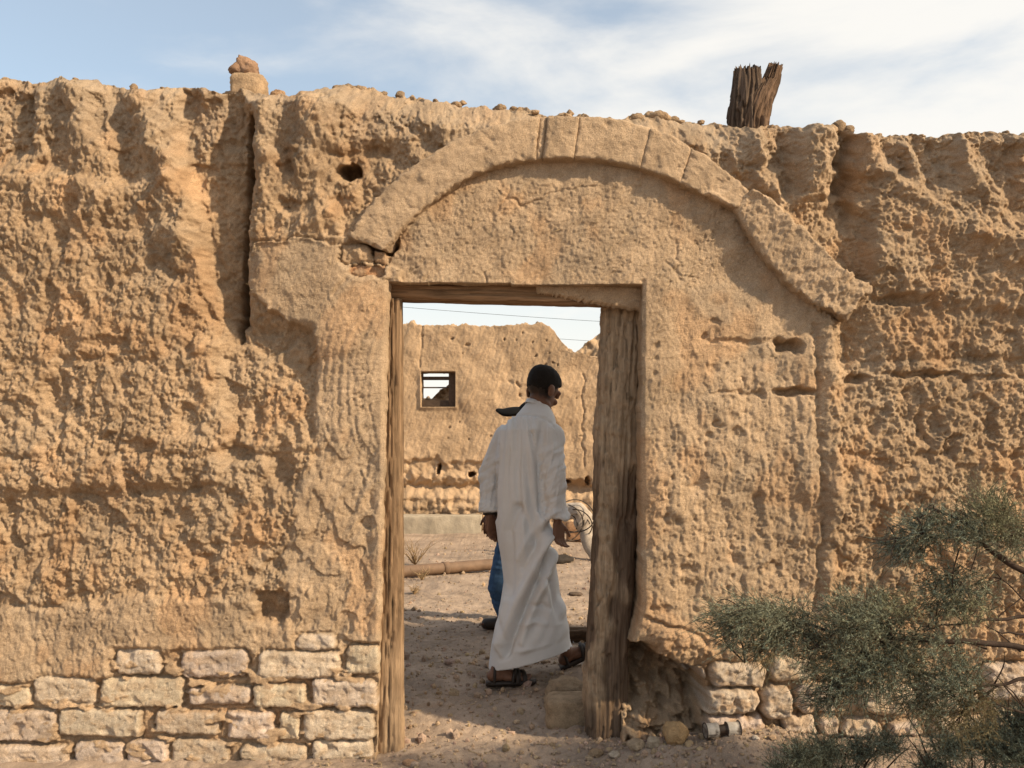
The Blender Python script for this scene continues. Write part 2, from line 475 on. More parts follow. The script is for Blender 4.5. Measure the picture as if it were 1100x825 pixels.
    region([(232, 340), (290, 350), (336, 350), (338, 400), (300, 420), (270, 470), (246, 440)], -0.030, 8)
    # right of the crack
    region([(272, 108), (352, 96), (392, 230), (372, 262), (330, 257), (276, 262), (262, 290), (270, 200)], 0.035, 6)
    ridge([(292, 112), (284, 150), (282, 210), (272, 255)], 13, 0.045, (1, .6))
    ridge([(312, 118), (306, 150), (312, 185)], 9, -0.030)
    bump(338, 132, 26, 30, 0.055); bump(322, 178, 16, 14, 0.030); bump(365, 112, 26, 12, 0.030); bump(450, 128, 14, 18, 0.03); bump(478, 138, 12, 14, 0.03)
    bump(340, 231, 17, 15, 0.055); bump(290, 165, 10, 12, 0.03)
    region([(350, 160), (430, 150), (440, 178), (395, 226), (372, 250), (352, 205)], -0.045, 12)
    hole(373, 186, 11, 8, 0.20); hole(308, 180, 9, 6, 0.03)
    # above the arch: crest worn back
    d -= 0.10 * sstep(1, 0, (V - interp(U, TOP)) / 34.0) ** 1.5 * sstep(330, 420, U) * sstep(830, 760, U)
    d -= 0.035 * sstep(1, 0, (V - interp(U, TOP)) / 14.0) ** 1.5
    # crack
    cw = interp(V, [(125, 4.2), (150, 6), (220, 5.5), (300, 4.5), (345, 4), (368, 1.5)])
    cx = interp(V, [(120, 269), (150, 267), (220, 263), (290, 258), (320, 256), (365, 254)]) + 2.5 * perlin(V / 18, V * 0, 80) + 1.2 * perlin(V / 5, V * 0, 81)
    mcr = sstep(cw + 1.5, cw - 1.5, np.abs(U - cx)) * sstep(118, 140, V) * sstep(372, 350, V)
    d -= 0.27 * mcr
    d -= 0.05 * np.exp(-((U - cx) / 13) ** 2) * sstep(110, 130, V) * sstep(400, 340, V)
    # ---- pockets on the left
    hole(252, 487, 19, 9, 0.045); hole(304, 507, 11, 18, 0.04, 3); hole(292, 651, 17, 15, 0.075, 5, .2); hole(318, 372, 16, 22, 0.03)
    hole(62, 420, 12, 22, 0.025); hole(205, 452, 13, 16, 0.028); hole(145, 480, 22, 8, 0.025); hole(75, 375, 11, 18, .025); hole(120, 368, 26, 5, .02); hole(212, 605, 14, 10, .02)
    # ---- left plaster panel
    d += 0.030 * m_lp * sstep(470, 330, V) + 0.008 * m_lp
    r = np.hypot(U - 540 + 2.2 * fbm(U / 40, V / 40, 91, 2), (V - 425) * 0.9)
    sw = m_lp * sstep(300, 335, V) * sstep(500, 470, V) * sstep(118, 126, r) * sstep(205, 190, r)
    d += 0.0034 * sw * np.sin(r / 8.5 * 2 * PI + .8 * perlin(U / 30, V / 30, 92) + 2 * perlin(r / 20, r * 0, 94)) * (0.55 + 0.8 * perlin(r / 14, V / 90, 93))
    br = perlin((U + 0.8 * V) / 4.0, (V - 0.8 * U) / 34, 94)
    d += 0.0022 * m_lp * br * sstep(360, 300, V)
    d += 0.010 * m_lp * sstep(430, 480, V) * (fbm((U + .35 * V) / 16, (V - .3 * U) / 40, 95, 4, .55))
    d -= 0.010 * m_lp * sstep(440, 500, V) * sstep(0.10, 0.14, fbm(U / 30, V / 30, 96, 2))
    # finger scratches
    for pts in ([(382, 500), (400, 545)], [(398, 492), (380, 552)], [(404, 498), (412, 545)], [(395, 268), (360, 318)]):
        dist, t = polyline(wu2, wv2, pts); d -= 0.006 * np.exp(-(dist / 2.2) ** 2)
    dist, t = polyline(wu2, wv2, [(352, 458), (358, 474), (350, 484)]); d -= 0.008 * np.exp(-(dist / 1.8) ** 2)
    # band along the base
    d += 0.018 * m_bd
    d += 0.0030 * m_bd * perlin(wu2 / 4.0, V / 18, 97) + 0.005 * m_bd * fbm(wu / 16, V / 30, 98, 3)
    # ---- tympanum
    d -= 0.020 * m_ty
    d += 0.0042 * m_ty * fbm((U + V) / 26, (V - U) / 46, 101, 4, .6) + 0.0022 * m_ty * fbm(U / 4, V / 4, 102, 2)
    for pts in ([(535, 205), (545, 212), (556, 218), (560, 224)], [(548, 200), (545, 212), (536, 226)], [(728, 258), (727, 275), (735, 285), (722, 290), (735, 300)], [(715, 280), (728, 292), (745, 298)], [(520, 292), (521, 306)], [(560, 222), (600, 205), (640, 200)]):
        dist, t = polyline(wu2, wv2, pts); d -= 0.007 * np.exp(-(dist / 1.3) ** 2)
    # broken end of the arch on the left, with stones in it
    hole(409, 264, 16, 9, 0.10, 3, .25); bump(390, 273, 12, 8, .02); hole(404, 276, 3, 9, .03)
    # ---- right plaster: runs of slurry
    st = fbm(wu2 / 6.5, V / 60, 111, 3, .6)
    d += 0.0045 * m_rp * st * sstep(330, 420, V) + 0.007 * m_rp * perlin(wu / 22, V / 40, 112) + .005 * m_rp * fbm(wu2 / 11, wv2 / 13, 116, 4, .65) * sstep(380, 500, V)
    d += 0.004 * m_rp * (0.5 - cells(wu2 / 13, wv2 / 15, 113)) * sstep(380, 480, V)
    d += 0.012 * m_rp * sstep(300, 400, V)
    for (u, v, a, b, h) in ((847, 371, 13, 7, .09), (853, 421, 19, 5, .07), (817, 424, 5, 5, .03), (791, 466, 6, 7, .03), (788, 450, 6, 5, .015), (757, 361, 3, 3, .03), (770, 346, 9, 2, .02), (800, 366, 40, 2.5, .012),
                            (790, 422, 26, 2.5, .012), (750, 520, 7, 6, .02), (720, 560, 8, 7, .02), (812, 540, 6, 9, .02), (705, 372, 3, 4, .02), (765, 395, 6, 5, .02), (738, 610, 8, 6, .03), (790, 600, 7, 8, .02), (760, 470, 4, 4, .03), (770, 455, 4, 3, .03), (830, 610, 9, 5, .02), (707, 655, 9, 5, .02)):
        hole(u, v, a, b, h * (.6 if a < 12 else 1), 2.4, .45)
    # pitted right plaster
    pit = cells(U / 19 + 0.3, V / 23, 114)
    d -= 0.010 * m_rp * sstep(0.18, 0.05, pit) * sstep(-.1, .2, perlin(U / 70, V / 70, 115)) * sstep(360, 400, V)
    ridge([(889, 345), (895, 420), (899, 500), (893, 600), (888, 660)], 7, 0.019, jit=False)
    ridge([(877, 350), (878, 450), (884, 560), (878, 650)], 3, -0.020, jit=False)
    ridge([(912, 345), (912, 420)], 9, -0.035, (1, .3)); hole(922, 407, 12, 5, .05)
    # ---- upper right
    ridge([(808, 145), (822, 190), (836, 222), (858, 255), (882, 290)], 13, 0.060, (1, .8))
    ridge([(845, 150), (840, 185), (852, 205)], 12, -0.045)
    ridge([(878, 140), (876, 175), (868, 208)], 17, 0.090, (1, .8))
    ridge([(903, 148), (906, 178), (911, 205)], 9, -0.085)
    ridge([(924, 144), (936, 178), (985, 214), (1045, 248), (1120, 275)], 13, 0.060, (1, .6))
    ridge([(975, 165), (985, 190)], 9, .05); ridge([(1034, 144), (1040, 178), (1068, 215)], 13, 0.060, (1, .5))
    ridge([(1090, 150), (1110, 190)], 14, 0.05)
    region([(945, 148), (1028, 148), (1030, 200), (1000, 205), (950, 180)], -0.040, 8)
    region([(1045, 155), (1140, 155), (1140, 240), (1080, 225)], -0.035, 10)
    ridge([(914, 205), (918, 240), (916, 288)], 14, -0.055); hole(905, 232, 15, 16, .03)
    mm = region([(934, 212), (985, 222), (1040, 250), (1300, 280), (1300, 345), (1100, 335), (982, 322), (960, 314), (930, 300)], 0.030, 7)
    bump(950, 285, 24, 26, 0.035); hole(965, 322, 30, 5, .04)
    bump(790, 180, 20, 20, 0.02)
    hole(925, 372, 16, 30, .025); hole(1035, 385, 30, 14, .02); hole(1000, 460, 14, 22, .025); hole(1060, 470, 10, 20, .02); hole(980, 545, 20, 16, .02); hole(1040, 405, 60, 4, .02); hole(990, 402, 40, 3.5, .03)
    # spalled daub higher than the rest round the slab
    # ---- mortar core and stones at the foot
    col = np.empty(U.shape + (3,)); col[:] = MUD
    smooth = np.maximum(np.maximum(m_lp, m_bd), np.maximum(m_rp * .8, m_ty))
    col += (PLA - MUD) * smooth[..., None]
    hue = fbm(U / 120, V / 120, 121, 4)
    col *= (1 + 0.12 * hue)[..., None]
    stk = sstep(.0, .5, fbm(wu / 16, V / 240, 133, 3)) * sstep(520, 160, V); col *= (1 - .16 * stk)[..., None]
    gpt = sstep(.1, .5, fbm(wu / 70, wv / 60, 135, 4))[..., None]; col = col * (1 - .35 * gpt) + np.array([.365, .285, .205]) * .35 * gpt
    red = sstep(0.1, 0.5, fbm(U / 60, V / 80, 123, 3))[..., None]
    col *= 1 + red * np.array([0.05, -0.03, -0.10])
    fleck = sstep(0.55, 0.75, perlin(U / 2.3, V / 2.3, 125))[..., None]
    col *= 1 + 0.24 * fleck
    # straw and grit flecks darker
    fl2 = sstep(0.5, 0.7, perlin(U / 3.1, V / 2.2, 127))[..., None]; col *= 1 - 0.22 * fl2
    topg = sstep(95, 20, V - interp(U, TOP))[..., None] * (.6 + .4 * sstep(-.2, .3, fbm(U / 40, V / 40, 129, 3)))[..., None]
    col = col * (1 - .55 * topg) + np.array([.40, .315, .232]) * .55 * topg
    # foot stones
    rr = np.random.default_rng(21)
    bricks = [(125, 173, 697, 725), (195, 265, 699, 728), (277, 366, 700, 729), (372, 408, 694, 724), (318, 360, 682, 699),
              (-12, 32, 737, 760), (36, 103, 727, 757), (108, 197, 728, 760), (202, 270, 738, 757), (272, 330, 735, 760), (335, 405, 730, 760),
              (-20, 60, 763, 796), (63, 152, 762, 791), (167, 235, 764, 789), (244, 294, 764, 794), (300, 322, 766, 795), (326, 402, 763, 796),
              (-20, 75, 800, 831), (80, 133, 797, 831), (137, 180, 795, 830), (184, 246, 795, 830), (258, 330, 800, 822), (335, 400, 796, 817),
              (-20, 60, 836, 870), (64, 150, 835, 870), (155, 240, 835, 870), (245, 330, 830, 870), (335, 400, 824, 870)]
    for row, v0 in enumerate((727, 763, 798, 834)):
        x = -36 - row * 9
        while x > -420:
            w = rr.uniform(45, 95); bricks.append((x - w, x - 6, v0 + rr.uniform(-3, 3), v0 + 31)); x -= w
    low = sstep(700, 712, V + 6 * perlin(U / 30, V * 0, 131)) * sstep(404, 396, U - 8) * (1 - m_bd) * (1 - sstep(3, -3, sd_lp))
    d = d * (1 - 0.6 * low) - 0.012 * low
    stone_d = np.full_like(U, -1.0)
    def stone(u0, u1, v0, v1, h, rnd, pale, pw=False, tint=None):
        nonlocal d, col
        k = rr.uniform(0, 50)
        m = (U > u0 - 14) & (U < u1 + 14) & (V > v0 - 14) & (V < v1 + 14)
        if not m.any(): return
        jt = 1.5 if pw else 2.8
        uu = U[m] + jt * perlin(U[m] / 11 + k, V[m] / 11, 141) + 1.0 * perlin(U[m] / 4 + k, V[m] / 4, 142)
        vv = V[m] + jt * .8 * perlin(U[m] / 11 + k, V[m] / 11, 143) + 1.0 * perlin(U[m] / 4, V[m] / 4 + k, 144)
        cu, cv = (u0 + u1) / 2, (v0 + v1) / 2; a, b = (u1 - u0) / 2, (v1 - v0) / 2
        vv = vv + rr.uniform(-.04, .04) * (uu - cu)
        q = np.hypot(np.maximum(np.abs(uu - cu) - a + rnd, 0), np.maximum(np.abs(vv - cv) - b + rnd, 0)) - rnd
        q = np.maximum(q, np.maximum(np.abs(uu - cu) - a, np.abs(vv - cv) - b))
        ed = 5.5 if pw else 6.5; prof = np.sqrt(np.clip(1 - np.clip((q + ed) / ed, 0, 1) ** 2, 0, 1))
        chip = np.maximum(0, perlin(uu / 21 + k, vv / 15, 145) - .22) * 0.045 * sstep(-12, -1, q)
        hh = h * prof + prof * ((0.0026 if pw else .010) * fbm(uu / 14, vv / 14 + k, 146, 4, .65) + .0012 * perlin(uu / 3, vv / 3, 148) - .004 * sstep(.3, .5, perlin(uu / 6 + k, vv / 5, 149)) + rr.uniform(-.05, .05) * (uu - cu) / S0 + rr.uniform(-.1, .1) * (vv - cv) / S0 - chip)
        inside = sstep(1.0, -1.5, q)
        d[m] = np.where(q < 0, np.maximum(hh - 0.012, d[m] * 0.3 - .02), d[m] - 0.012 * sstep(5, 0, q))
        dusty = sstep(-.15, .35, perlin(uu / 14, vv / 9 + k, 147))
        c = (LIME * rr.uniform(.86, 1.12)) * np.array([1, rr.uniform(.96, 1.0), rr.uniform(.90, 1.02)]) if pale else MUD * 1.1
        c = c if tint is None else np.array(tint)
        w = (inside * (1 - (.45 if pw else .62) * dusty))[:, None]
        col[m] = col[m] * (1 - w) + c * w
    for (a, b, c, e) in bricks: stone(a, b, c, e, rr.uniform(.020, .034), rr.uniform(3, 8), True, True)
    stone(376, 414, 285, 297, .034, 2, True, tint=(0.40, 0.23, 0.13))
    stone(366, 400, 262, 284, .030, 8, False); stone(402, 417, 270, 284, .020, 3, True, tint=(0.38, .24, .14))
    fill = low * sstep(.22, .50, fbm(U / 34, V / 15, 153, 3)); lvl = .016 + .005 * fbm(U / 9, V / 7, 155, 3)
    mk = (fill > .02); nd = np.where(mk, np.maximum(d, fill * (lvl + .012) - .012), d)
    cov = sstep(.000, .003, nd - d)[..., None]; d = nd; col = col * (1 - cov) + MUD * 1.04 * cov
    # right foot: eroded stonework
    rf = sstep(700, 716, V + 7 * perlin(U / 26, V * 0 + 2, 151)) * sstep(722, 752, U)
    d = d * (1 - 0.5 * rf) - 0.020 * rf
    d += 0.03 * sstep(655, 690, V) * sstep(728, 700, V) * sstep(690, 715, U) * sstep(860, 800, U)
    dist, t = polyline(wu2, wv2, [(680, 660), (720, 672), (745, 678), (760, 690)]); d -= 0.02 * np.exp(-(dist / 2.5) ** 2)
    for s in ((762, 822, 711, 738, .05, 9), (753, 814, 738, 766, .065, 13), (816, 851, 736, 772, .055, 14), (756, 822, 767, 792, .055, 10), (828, 872, 706, 732, .03, 8), (842, 876, 769, 789, .035, 5),
              (855, 900, 735, 766, .03, 9), (880, 902, 772, 790, .03, 4), (904, 946, 772, 792, .04, 9), (925, 985, 735, 768, .045, 14), (955, 990, 775, 790, .035, 4), (990, 1050, 730, 765, .035, 10),
              (1056, 1130, 712, 752, .04, 9), (1000, 1060, 770, 792, .03, 8), (1066, 1130, 758, 790, .04, 9), (745, 757, 716, 734, .04, 6), (1140, 1220, 720, 760, .04, 9), (1225, 1300, 725, 765, .04, 9), (1145, 1230, 765, 800, .04, 9)):
        stone(*s, True)
    # washed-out cavity beside the door
    cav = [(660, 700), (690, 690), (712, 706), (735, 716), (752, 722), (760, 745), (752, 770), (770, 862), (650, 862)]
    sd = polysdf(wu2, wv2, cav); mc = sstep(3, -5, sd)
    d -= 0.36 * mc * (0.85 + 0.25 * fbm(U / 22, V / 22, 161, 3)) * sstep(805, 740, V + 0 * U)
    d -= 0.10 * mc * (1 - sstep(800, 745, V))
    d += mc * (.11 * (.55 - cells(wu2 / 17, wv2 / 15, 163)) + .04 * (.5 - cells(wu2 / 6, wv2 / 6, 165)) + .05 * sstep(735, 775, V))
    ck = np.abs(perlin(U / 55 + .25 * fbm(U / 12, V / 12, 191, 3), V / 48 + .25 * fbm(U / 12, V / 12, 193, 3), 195))
    d -= 0.006 * smooth * sstep(.022, .006, ck) * sstep(.0, .2, perlin(U / 90, V / 90, 197)) * (V < 690)
    # keep the doorway edges tidy
    near = np.minimum(np.abs(U - interp(V, EL)), np.abs(U - interp(V, ER)))
    edge = sstep(16, 0, near) * (V > 300)
    tgt = np.where(U < 550, 0.018, 0.0)
    d = np.where(V < 690, d * (1 - 0.6 * edge) + tgt * 0.6 * edge, d)
    d -= 0.010 * sstep(4, 0, near) * (V > 300) * (V < 690)

    X = (U - CU) / S0; Z = H + (CV - V) / F * (D0 - np.clip(d, -.13, .02) * sstep(330, 220, V))
    root = empty('mud_wall', (0, D0 + 0.2, -0.1))
    tag(root, 'rain-worn front mud wall with an arched doorway and pale stones at its foot', 'wall')
    relief_wall('wall_body', X, Z, d, keep, D0, 0.46, col, M_mud, root, K=14, jag=0.006, topjag=0.022, seed=3)
    return root

WALL = front_wall()
def wall_straw():
    me = WALL.children[0].data; nv = len(me.vertices); co = np.empty(nv * 3, np.float32); me.vertices.foreach_get('co', co); co = co.reshape(-1, 3) + np.array(WALL.location)
    ok = np.nonzero((np.abs(co[:, 0]) < 2.4) & (co[:, 1] < D0 + .09) & (co[:, 2] > .5))[0]; rr = np.random.default_rng(51)
    b = co[rr.choice(ok, 1100)]; mb = MB()
    for p in b:
        d_ = rr.normal(size=3) * [1, .35, 1]; d_ /= np.linalg.norm(d_); L_ = rr.uniform(.008, .04)
        mb.add(*tube([p - d_ * L_ * .5, p + [0, -.002, 0], p + d_ * L_ * .5 + [0, -.001, 0]], .0008 * rr.uniform(.6, 1.5), 4), np.array([.46, .35, .21]) * rr.uniform(.5, 1.15))
    tag(mb.build('straw', M_twig, WALL), kind='stuff')
wall_straw()

# arch moulding: swept blocks in front of the wall
def arch_block(name, outer, inner, t0, t1, depth, back, seed, parent, h0=0.0, h1=0.0, worn=0.0045, tilt=0.0, ragged=0.0):
    n = max(12, int(abs(t1 - t0) * 330)); no = len(outer)
    tt = np.linspace(t0, t1, n)
    o = np.stack([np.interp(tt * (no - 1), np.arange(no), outer[:, k]) for k in (0, 1)], -1)
    i_ = np.stack([np.interp(tt * (no - 1), np.arange(no), inner[:, k]) for k in (0, 1)], -1)
    s = np.concatenate([np.zeros(8), [0.012, 0.03], np.linspace(0.06, 0.94, 30), [0.97, 0.988], np.ones(8)])
    dz = np.concatenate([np.linspace(-back, depth - 0.012, 8), [depth - 0.004, depth - 0.001], np.full(30, depth), [depth - 0.001, depth - 0.004], np.linspace(depth - 0.012, -back, 8)])
    uv = i_[:, None, :] + (o - i_)[:, None, :] * s[None, :, None]
    d = np.broadcast_to(dz, (n, len(s))).copy()
    # worn ends and edges
    e = np.minimum(tt - t0, t1 - tt)[:, None] * 330
    d -= 0.006 * np.exp(-(e / 1.3) ** 2) * (d > 0)
    d += (h0 + (h1 - h0) * ((tt - t0) / (t1 - t0)))[:, None]
    U, V = uv[..., 0], uv[..., 1]
    edge = np.exp(-(np.minimum(s, 1 - s) / 0.05) ** 2)[None, :]
    d += worn * fbm(U / 16, V / 16, seed, 4, .6) + 0.0016 * perlin(U / 2.6, V / 2.6, seed + 3) - 0.011 * edge * np.maximum(0, fbm(U / 9, V / 9, seed + 4, 3)) - .0035 * sstep(.3, .5, fbm(U / 24, V / 24, seed + 14, 3)) + tilt * (s - .5)[None, :]
    ju = (1.3 + 2.5 * ragged) * perlin(U / 9, V / 9 + d * 60, seed + 5) * edge; jv = (1.3 + 2.5 * ragged) * perlin(U / 9 + 40, V / 9 + d * 60, seed + 6) * edge
    fz = np.exp(-(e / 3.0) ** 2) * (.25 + 5 * ragged)
    U = U + ju + fz * perlin(V / 6, V * 0 + d * 30, seed + 8); V = V + jv + fz * perlin(U / 6, U * 0 + d * 30, seed + 9)
    W = np.stack([(U - CU) / S0, D0 - d, H + (CV - V) / S0], -1)
    f = [gridf(n, len(s))[:, ::-1]]
    m = len(s); ca = W[0].mean(0); cb = W[-1].mean(0)
    vs = np.vstack([W.reshape(-1, 3), ca, cb]); j = np.arange(m - 1)
    f.append(np.vstack([np.stack([np.full(m - 1, n * m), j, j + 1], -1), np.stack([np.full(m - 1, n * m + 1), (n - 1) * m + j + 1, (n - 1) * m + j], -1)]))
    c = np.empty((len(vs), 3)); c[:] = PLA
    c[:-2] *= (1 + 0.13 * fbm(U / 40, V / 40, seed + 7, 4)).reshape(-1, 1) * (1 + 0.12 * sstep(.5, .75, perlin(U / 2.5, V / 2.5, seed + 9))).reshape(-1, 1)
    return obj(name, vs, f, M_mud, parent, None, c)

for k, (a, b, dep) in enumerate(((0.0, .4800, .046), (.4806, .5010, .033), (.5016, .5825, .048), (.583, .7465, .044), (.747, .8435, .047), (.844, 1.0, .045))):
    arch_block('arch_block', ARCH_OUT, ARCH_IN, a, b, dep, 0.09, 200 + 20 * k, WALL, ragged=(0.5 if k in (0, 5) else 0.05))
slab = arch_block('broken_arch_block', SLAB_OUT, SLAB_IN, 0.02, 0.84, 0.046, 0.09, 330, WALL, tilt=0.03, ragged=0.8, worn=.008)
tag(slab, 'slipped tilted piece of the arch moulding')
arch_block('broken_arch_block', SLAB_OUT, SLAB_IN, 0.80, 1.0, 0.046, 0.09, 350, WALL, ragged=1.0, worn=.012)

# ================================================================ TIMBER
def timber(path, hx, hy, side, seed, grain=0.004, crack=0.012, ncr=5, sq=4.0, nper=56, jag0=0.0, jag1=0.0, col=(0.2, 0.13, 0.08), step=0.008):
    path = np.asarray(path, float)
    L = np.linalg.norm(np.diff(path, axis=0), axis=1); cum = np.concatenate([[0], np.cumsum(L)])
    n = max(8, int(cum[-1] / step)); s = np.linspace(0, cum[-1], n)
    pt = np.stack([np.interp(s, cum, path[:, k]) for k in range(3)], -1)
    hx = np.interp(s, cum, np.broadcast_to(hx, (len(path),))); hy = np.interp(s, cum, np.broadcast_to(hy, (len(path),)))
    t = np.gradient(pt, axis=0); t /= np.linalg.norm(t, axis=1)[:, None]
    A = np.asarray(side, float)[None] - t * (t @ np.asarray(side, float))[:, None]; A /= np.linalg.norm(A, axis=1)[:, None]
    B = np.cross(t, A)
    th = np.linspace(0, 2 * PI, nper, endpoint=False)
    c, sn = np.cos(th), np.sin(th); k = (np.abs(c) ** sq + np.abs(sn) ** sq) ** (-1 / sq)
    per = th * 0.35 / (2 * PI) * 4
    SS, PP = np.meshgrid(s, per, indexing='ij')
    tw = 0.01 * np.sin(SS * 3 + seed)
    g = grain * fbm((PP + tw) * 30, SS * 3.0, seed, 3, .6) + 0.5 * grain * perlin((PP + tw) * 90, SS * 5, seed + 4)
    cr = np.abs(perlin((PP + tw * 2) * ncr, SS * 0.9, seed + 6))
    g = g - crack * sstep(0.10, 0.0, cr) - grain * 2 * sstep(.25, .5, fbm(PP * 14, SS * 6, seed + 8, 3))
    R = pt[:, None, :] + ((hx[:, None] * k * c)[..., None] + (g * c)[..., None]) * A[:, None, :] + ((hy[:, None] * k * sn)[..., None] + (g * sn)[..., None]) * B[:, None, :]
    if jag1:
        R[-1] += t[-1] * (jag1 * np.abs(perlin(per * 40, per * 0 + .3, seed + 9)) - jag1 * .3)[:, None]
        R[-2] += t[-1] * (jag1 * .7 * np.abs(perlin(per * 40, per * 0 + .3, seed + 9)))[:, None]
    if jag0: R[0] -= t[0] * (jag0 * np.abs(perlin(per * 40, per * 0 + .7, seed + 10)))[:, None]
    v = np.vstack([R.reshape(-1, 3), pt[0], pt[-1] - t[-1] * jag1 * .6]); m = nper
    j = np.arange(m); j2 = (j + 1) % m
    f = [gridf(n, m, True), np.vstack([np.stack([np.full(m, n * m), j2, j], -1), np.stack([np.full(m, n * m + 1), (n - 1) * m + j, (n - 1) * m + j2], -1)])]
    cc = np.empty((n, m, 3)); cc[:] = col
    cc *= (1 + .35 * perlin((PP + tw) * 50, SS * 2.2, seed + 12) + .25 * perlin(PP * 10, SS * 5, seed + 13))[..., None]
    cc = np.clip(cc, .01, 1)
    C = np.vstack([cc.reshape(-1, 3), col, col])
    return v, f, C, (SS, PP, pt)

DOOR = empty('door_frame', (0, 3.85, -0.1))
tag(DOOR, 'weathered timber door frame standing in the arched doorway', 'door frame')
# left post
yL = 3.775
pl = [P(423, 322, yL), P(422.5, 420, yL), P(421, 560, yL), P(420, 700, yL), P(420, 822, yL)]
v, f, c, q = timber(pl[::-1], [.058, .056, .052, .043, .038], .045, (1, 0, 0), 410, grain=.0035, crack=.014, ncr=9, col=(0.215, 0.14, 0.083), jag0=.01)
zz = v[:, 2]; mudm = sstep(.55, .15, zz + .25 * n3(v, 6, 5))[:, None]; c = c * (1 - .6 * mudm) + MUD * .95 * .6 * mudm
obj('post', v, f, M_wood, DOOR, None, c)
# lintel
yT = 3.80
v, f, c, q = timber([P(405, 313, yT), P(550, 316.5, yT), P(704, 320, yT)], .055, [.043, .045, .047], (0, 1, 0), 430, grain=.003, crack=.007, ncr=7, col=(0.23, 0.14, 0.078))
obj('lintel', v, f, M_woodx, DOOR, None, c)
# remnant of plaster hanging on the lintel
def clay_coat(pts_top, pts_bot, y, dep, seed, parent, name='mud_coat'):
    n = 130; m = 26
    a = spline(pts_top, n); b = spline(pts_bot, n)
    b[:, 1] += 2.2 * perlin(np.arange(n) / 5.0, np.zeros(n), seed) + 1.2 * perlin(np.arange(n) / 2.0, np.zeros(n), seed + 1)
    s = np.linspace(0, 1, m)
    U = a[:, None, 0] + (b - a)[:, None, 0] * s; V = a[:, None, 1] + (b - a)[:, None, 1] * s
    e = np.minimum(np.arange(n), n - 1 - np.arange(n))[:, None] / 6.0
    prof = np.clip(1 - (2 * s - 1) ** 8, 0, 1)[None] * np.clip(e, 0, 1) ** .5
    d = dep * prof + .004 * fbm(U / 8, V / 8, seed + 2, 4, .6) * prof + .0015 * perlin(U / 2.4, V / 2.4, seed + 3)
    W = np.stack([(U - CU) / F * y, y - d, H + (CV - V) / F * y], -1).reshape(-1, 3)
    Wb = W.copy(); Wb[:, 1] = y + .012
    g = gridf(n, m); off = n * m
    ring = np.concatenate([np.arange(m), np.arange(1, n) * m + m - 1, (n - 1) * m + np.arange(m - 2, -1, -1), np.arange(n - 2, 0, -1) * m])
    r2 = np.roll(ring, -1)
    side = np.stack([ring, r2, r2 + off, ring + off], -1)
    cc = np.empty((2 * n * m, 3)); cc[:] = MUD; cc *= (1 + .12 * np.tile(fbm(U / 20, V / 20, seed + 5, 3).ravel(), 2))[:, None]
    return obj(name, np.vstack([W, Wb]), [g, g[:, ::-1] + off, side], M_mud, parent, None, cc)
clay_coat([(574, 304), (620, 305), (660, 306), (694, 308)], [(576, 316), (604, 320), (632, 326), (692, 336)], 3.752, .022, 450, DOOR)
# right post: a trunk with a thick coat of mud over it
yR = 3.90
cx = [(650 + 688) / 2 + 1, (644 + 686) / 2, (641 + 684) / 2, (638 + 683) / 2, (634 + 681) / 2, (630 + 674) / 2, (628 + 672) / 2]
vv = [318, 420, 470, 560, 620, 700, 806]
pr = [P(u, w, yR) for u, w in zip(cx, vv)]
v, f, c, q = timber(pr[::-1], [.094, .096, .098, .100, .096, .092, .088], [.085] * 7, (1, 0, 0), 470, grain=.006, crack=.013, ncr=4, sq=3.2, nper=110, col=(0.135, 0.092, 0.062), jag0=.03, step=.006)
uu = CU + v[:, 0] / v[:, 1] * F; vv_ = CV - (v[:, 2] - H) / v[:, 1] * F
lf = interp(vv_, [(300, 640), (470, 638), (560, 637), (700, 628), (800, 628)])
k = (uu - lf) / 46
coat = np.maximum(sstep(540, 500, vv_ + 40 * n3(v, 6, 481)), sstep(.62, .42, k + .22 * n3(v, 8, 483)) * sstep(.12, .22, k + .1 * n3(v, 12, 485)) * sstep(735, 700, vv_ + 30 * n3(v, 7, 487)))
coat = np.maximum(coat, sstep(.05, .3, n3(v, 5, 489)) * sstep(600, 660, vv_) * sstep(780, 740, vv_))
ax = np.stack([np.interp(v[:, 2], np.array(pr)[::-1, 2], np.array(pr)[::-1, 0]), np.full(len(v), yR)], -1)
nn = v[:, :2] - ax; nn /= np.linalg.norm(nn, axis=1)[:, None] + 1e-9
v[:, :2] += nn * (coat * (.010 + .008 * n3(v, 18, 491) + .004 * n3(v, 60, 493)))[:, None]
c = c * (1 - coat[:, None]) + np.array([.31, .225, .148]) * (1 + .1 * n3(v, 20, 495))[:, None] * coat[:, None]
obj('post', v, f, M_wood, DOOR, None, c)

# forked stump on the crest
ST = empty('tree_stump', P(804, 138, 3.86))
tag(ST, 'weathered forked stump of wood standing on the wall crest', 'stump')
ys = 3.86
v, f, c, q = timber([P(801, 150, ys), P(801.5, 130, ys), P(802, 112, ys), P(803, 95, ys), P(803, 77, ys)], [.088, .085, .076, .068, .060], [.07, .07, .065, .055, .045], (1, 0, 0), 510, grain=.008, crack=.022, ncr=9, sq=2.4, nper=120, col=(0.105, 0.074, 0.054), jag1=.055, step=.005)
obj('trunk', v, f, M_wood, ST, None, c)
v, f, c, q = timber([P(809, 150, ys - .03), P(811, 130, ys - .03), P(817, 108, ys - .02), P(827, 89, ys), P(833, 71, ys)], [.060, .062, .054, .042, .030], [.05, .05, .05, .042, .03], (1, 0, 0), 530, grain=.007, crack=.018, ncr=9, sq=2.3, nper=90, col=(0.145, 0.092, 0.060), jag1=.035, step=.005)
obj('branch', v, f, M_wood, ST, None, c)

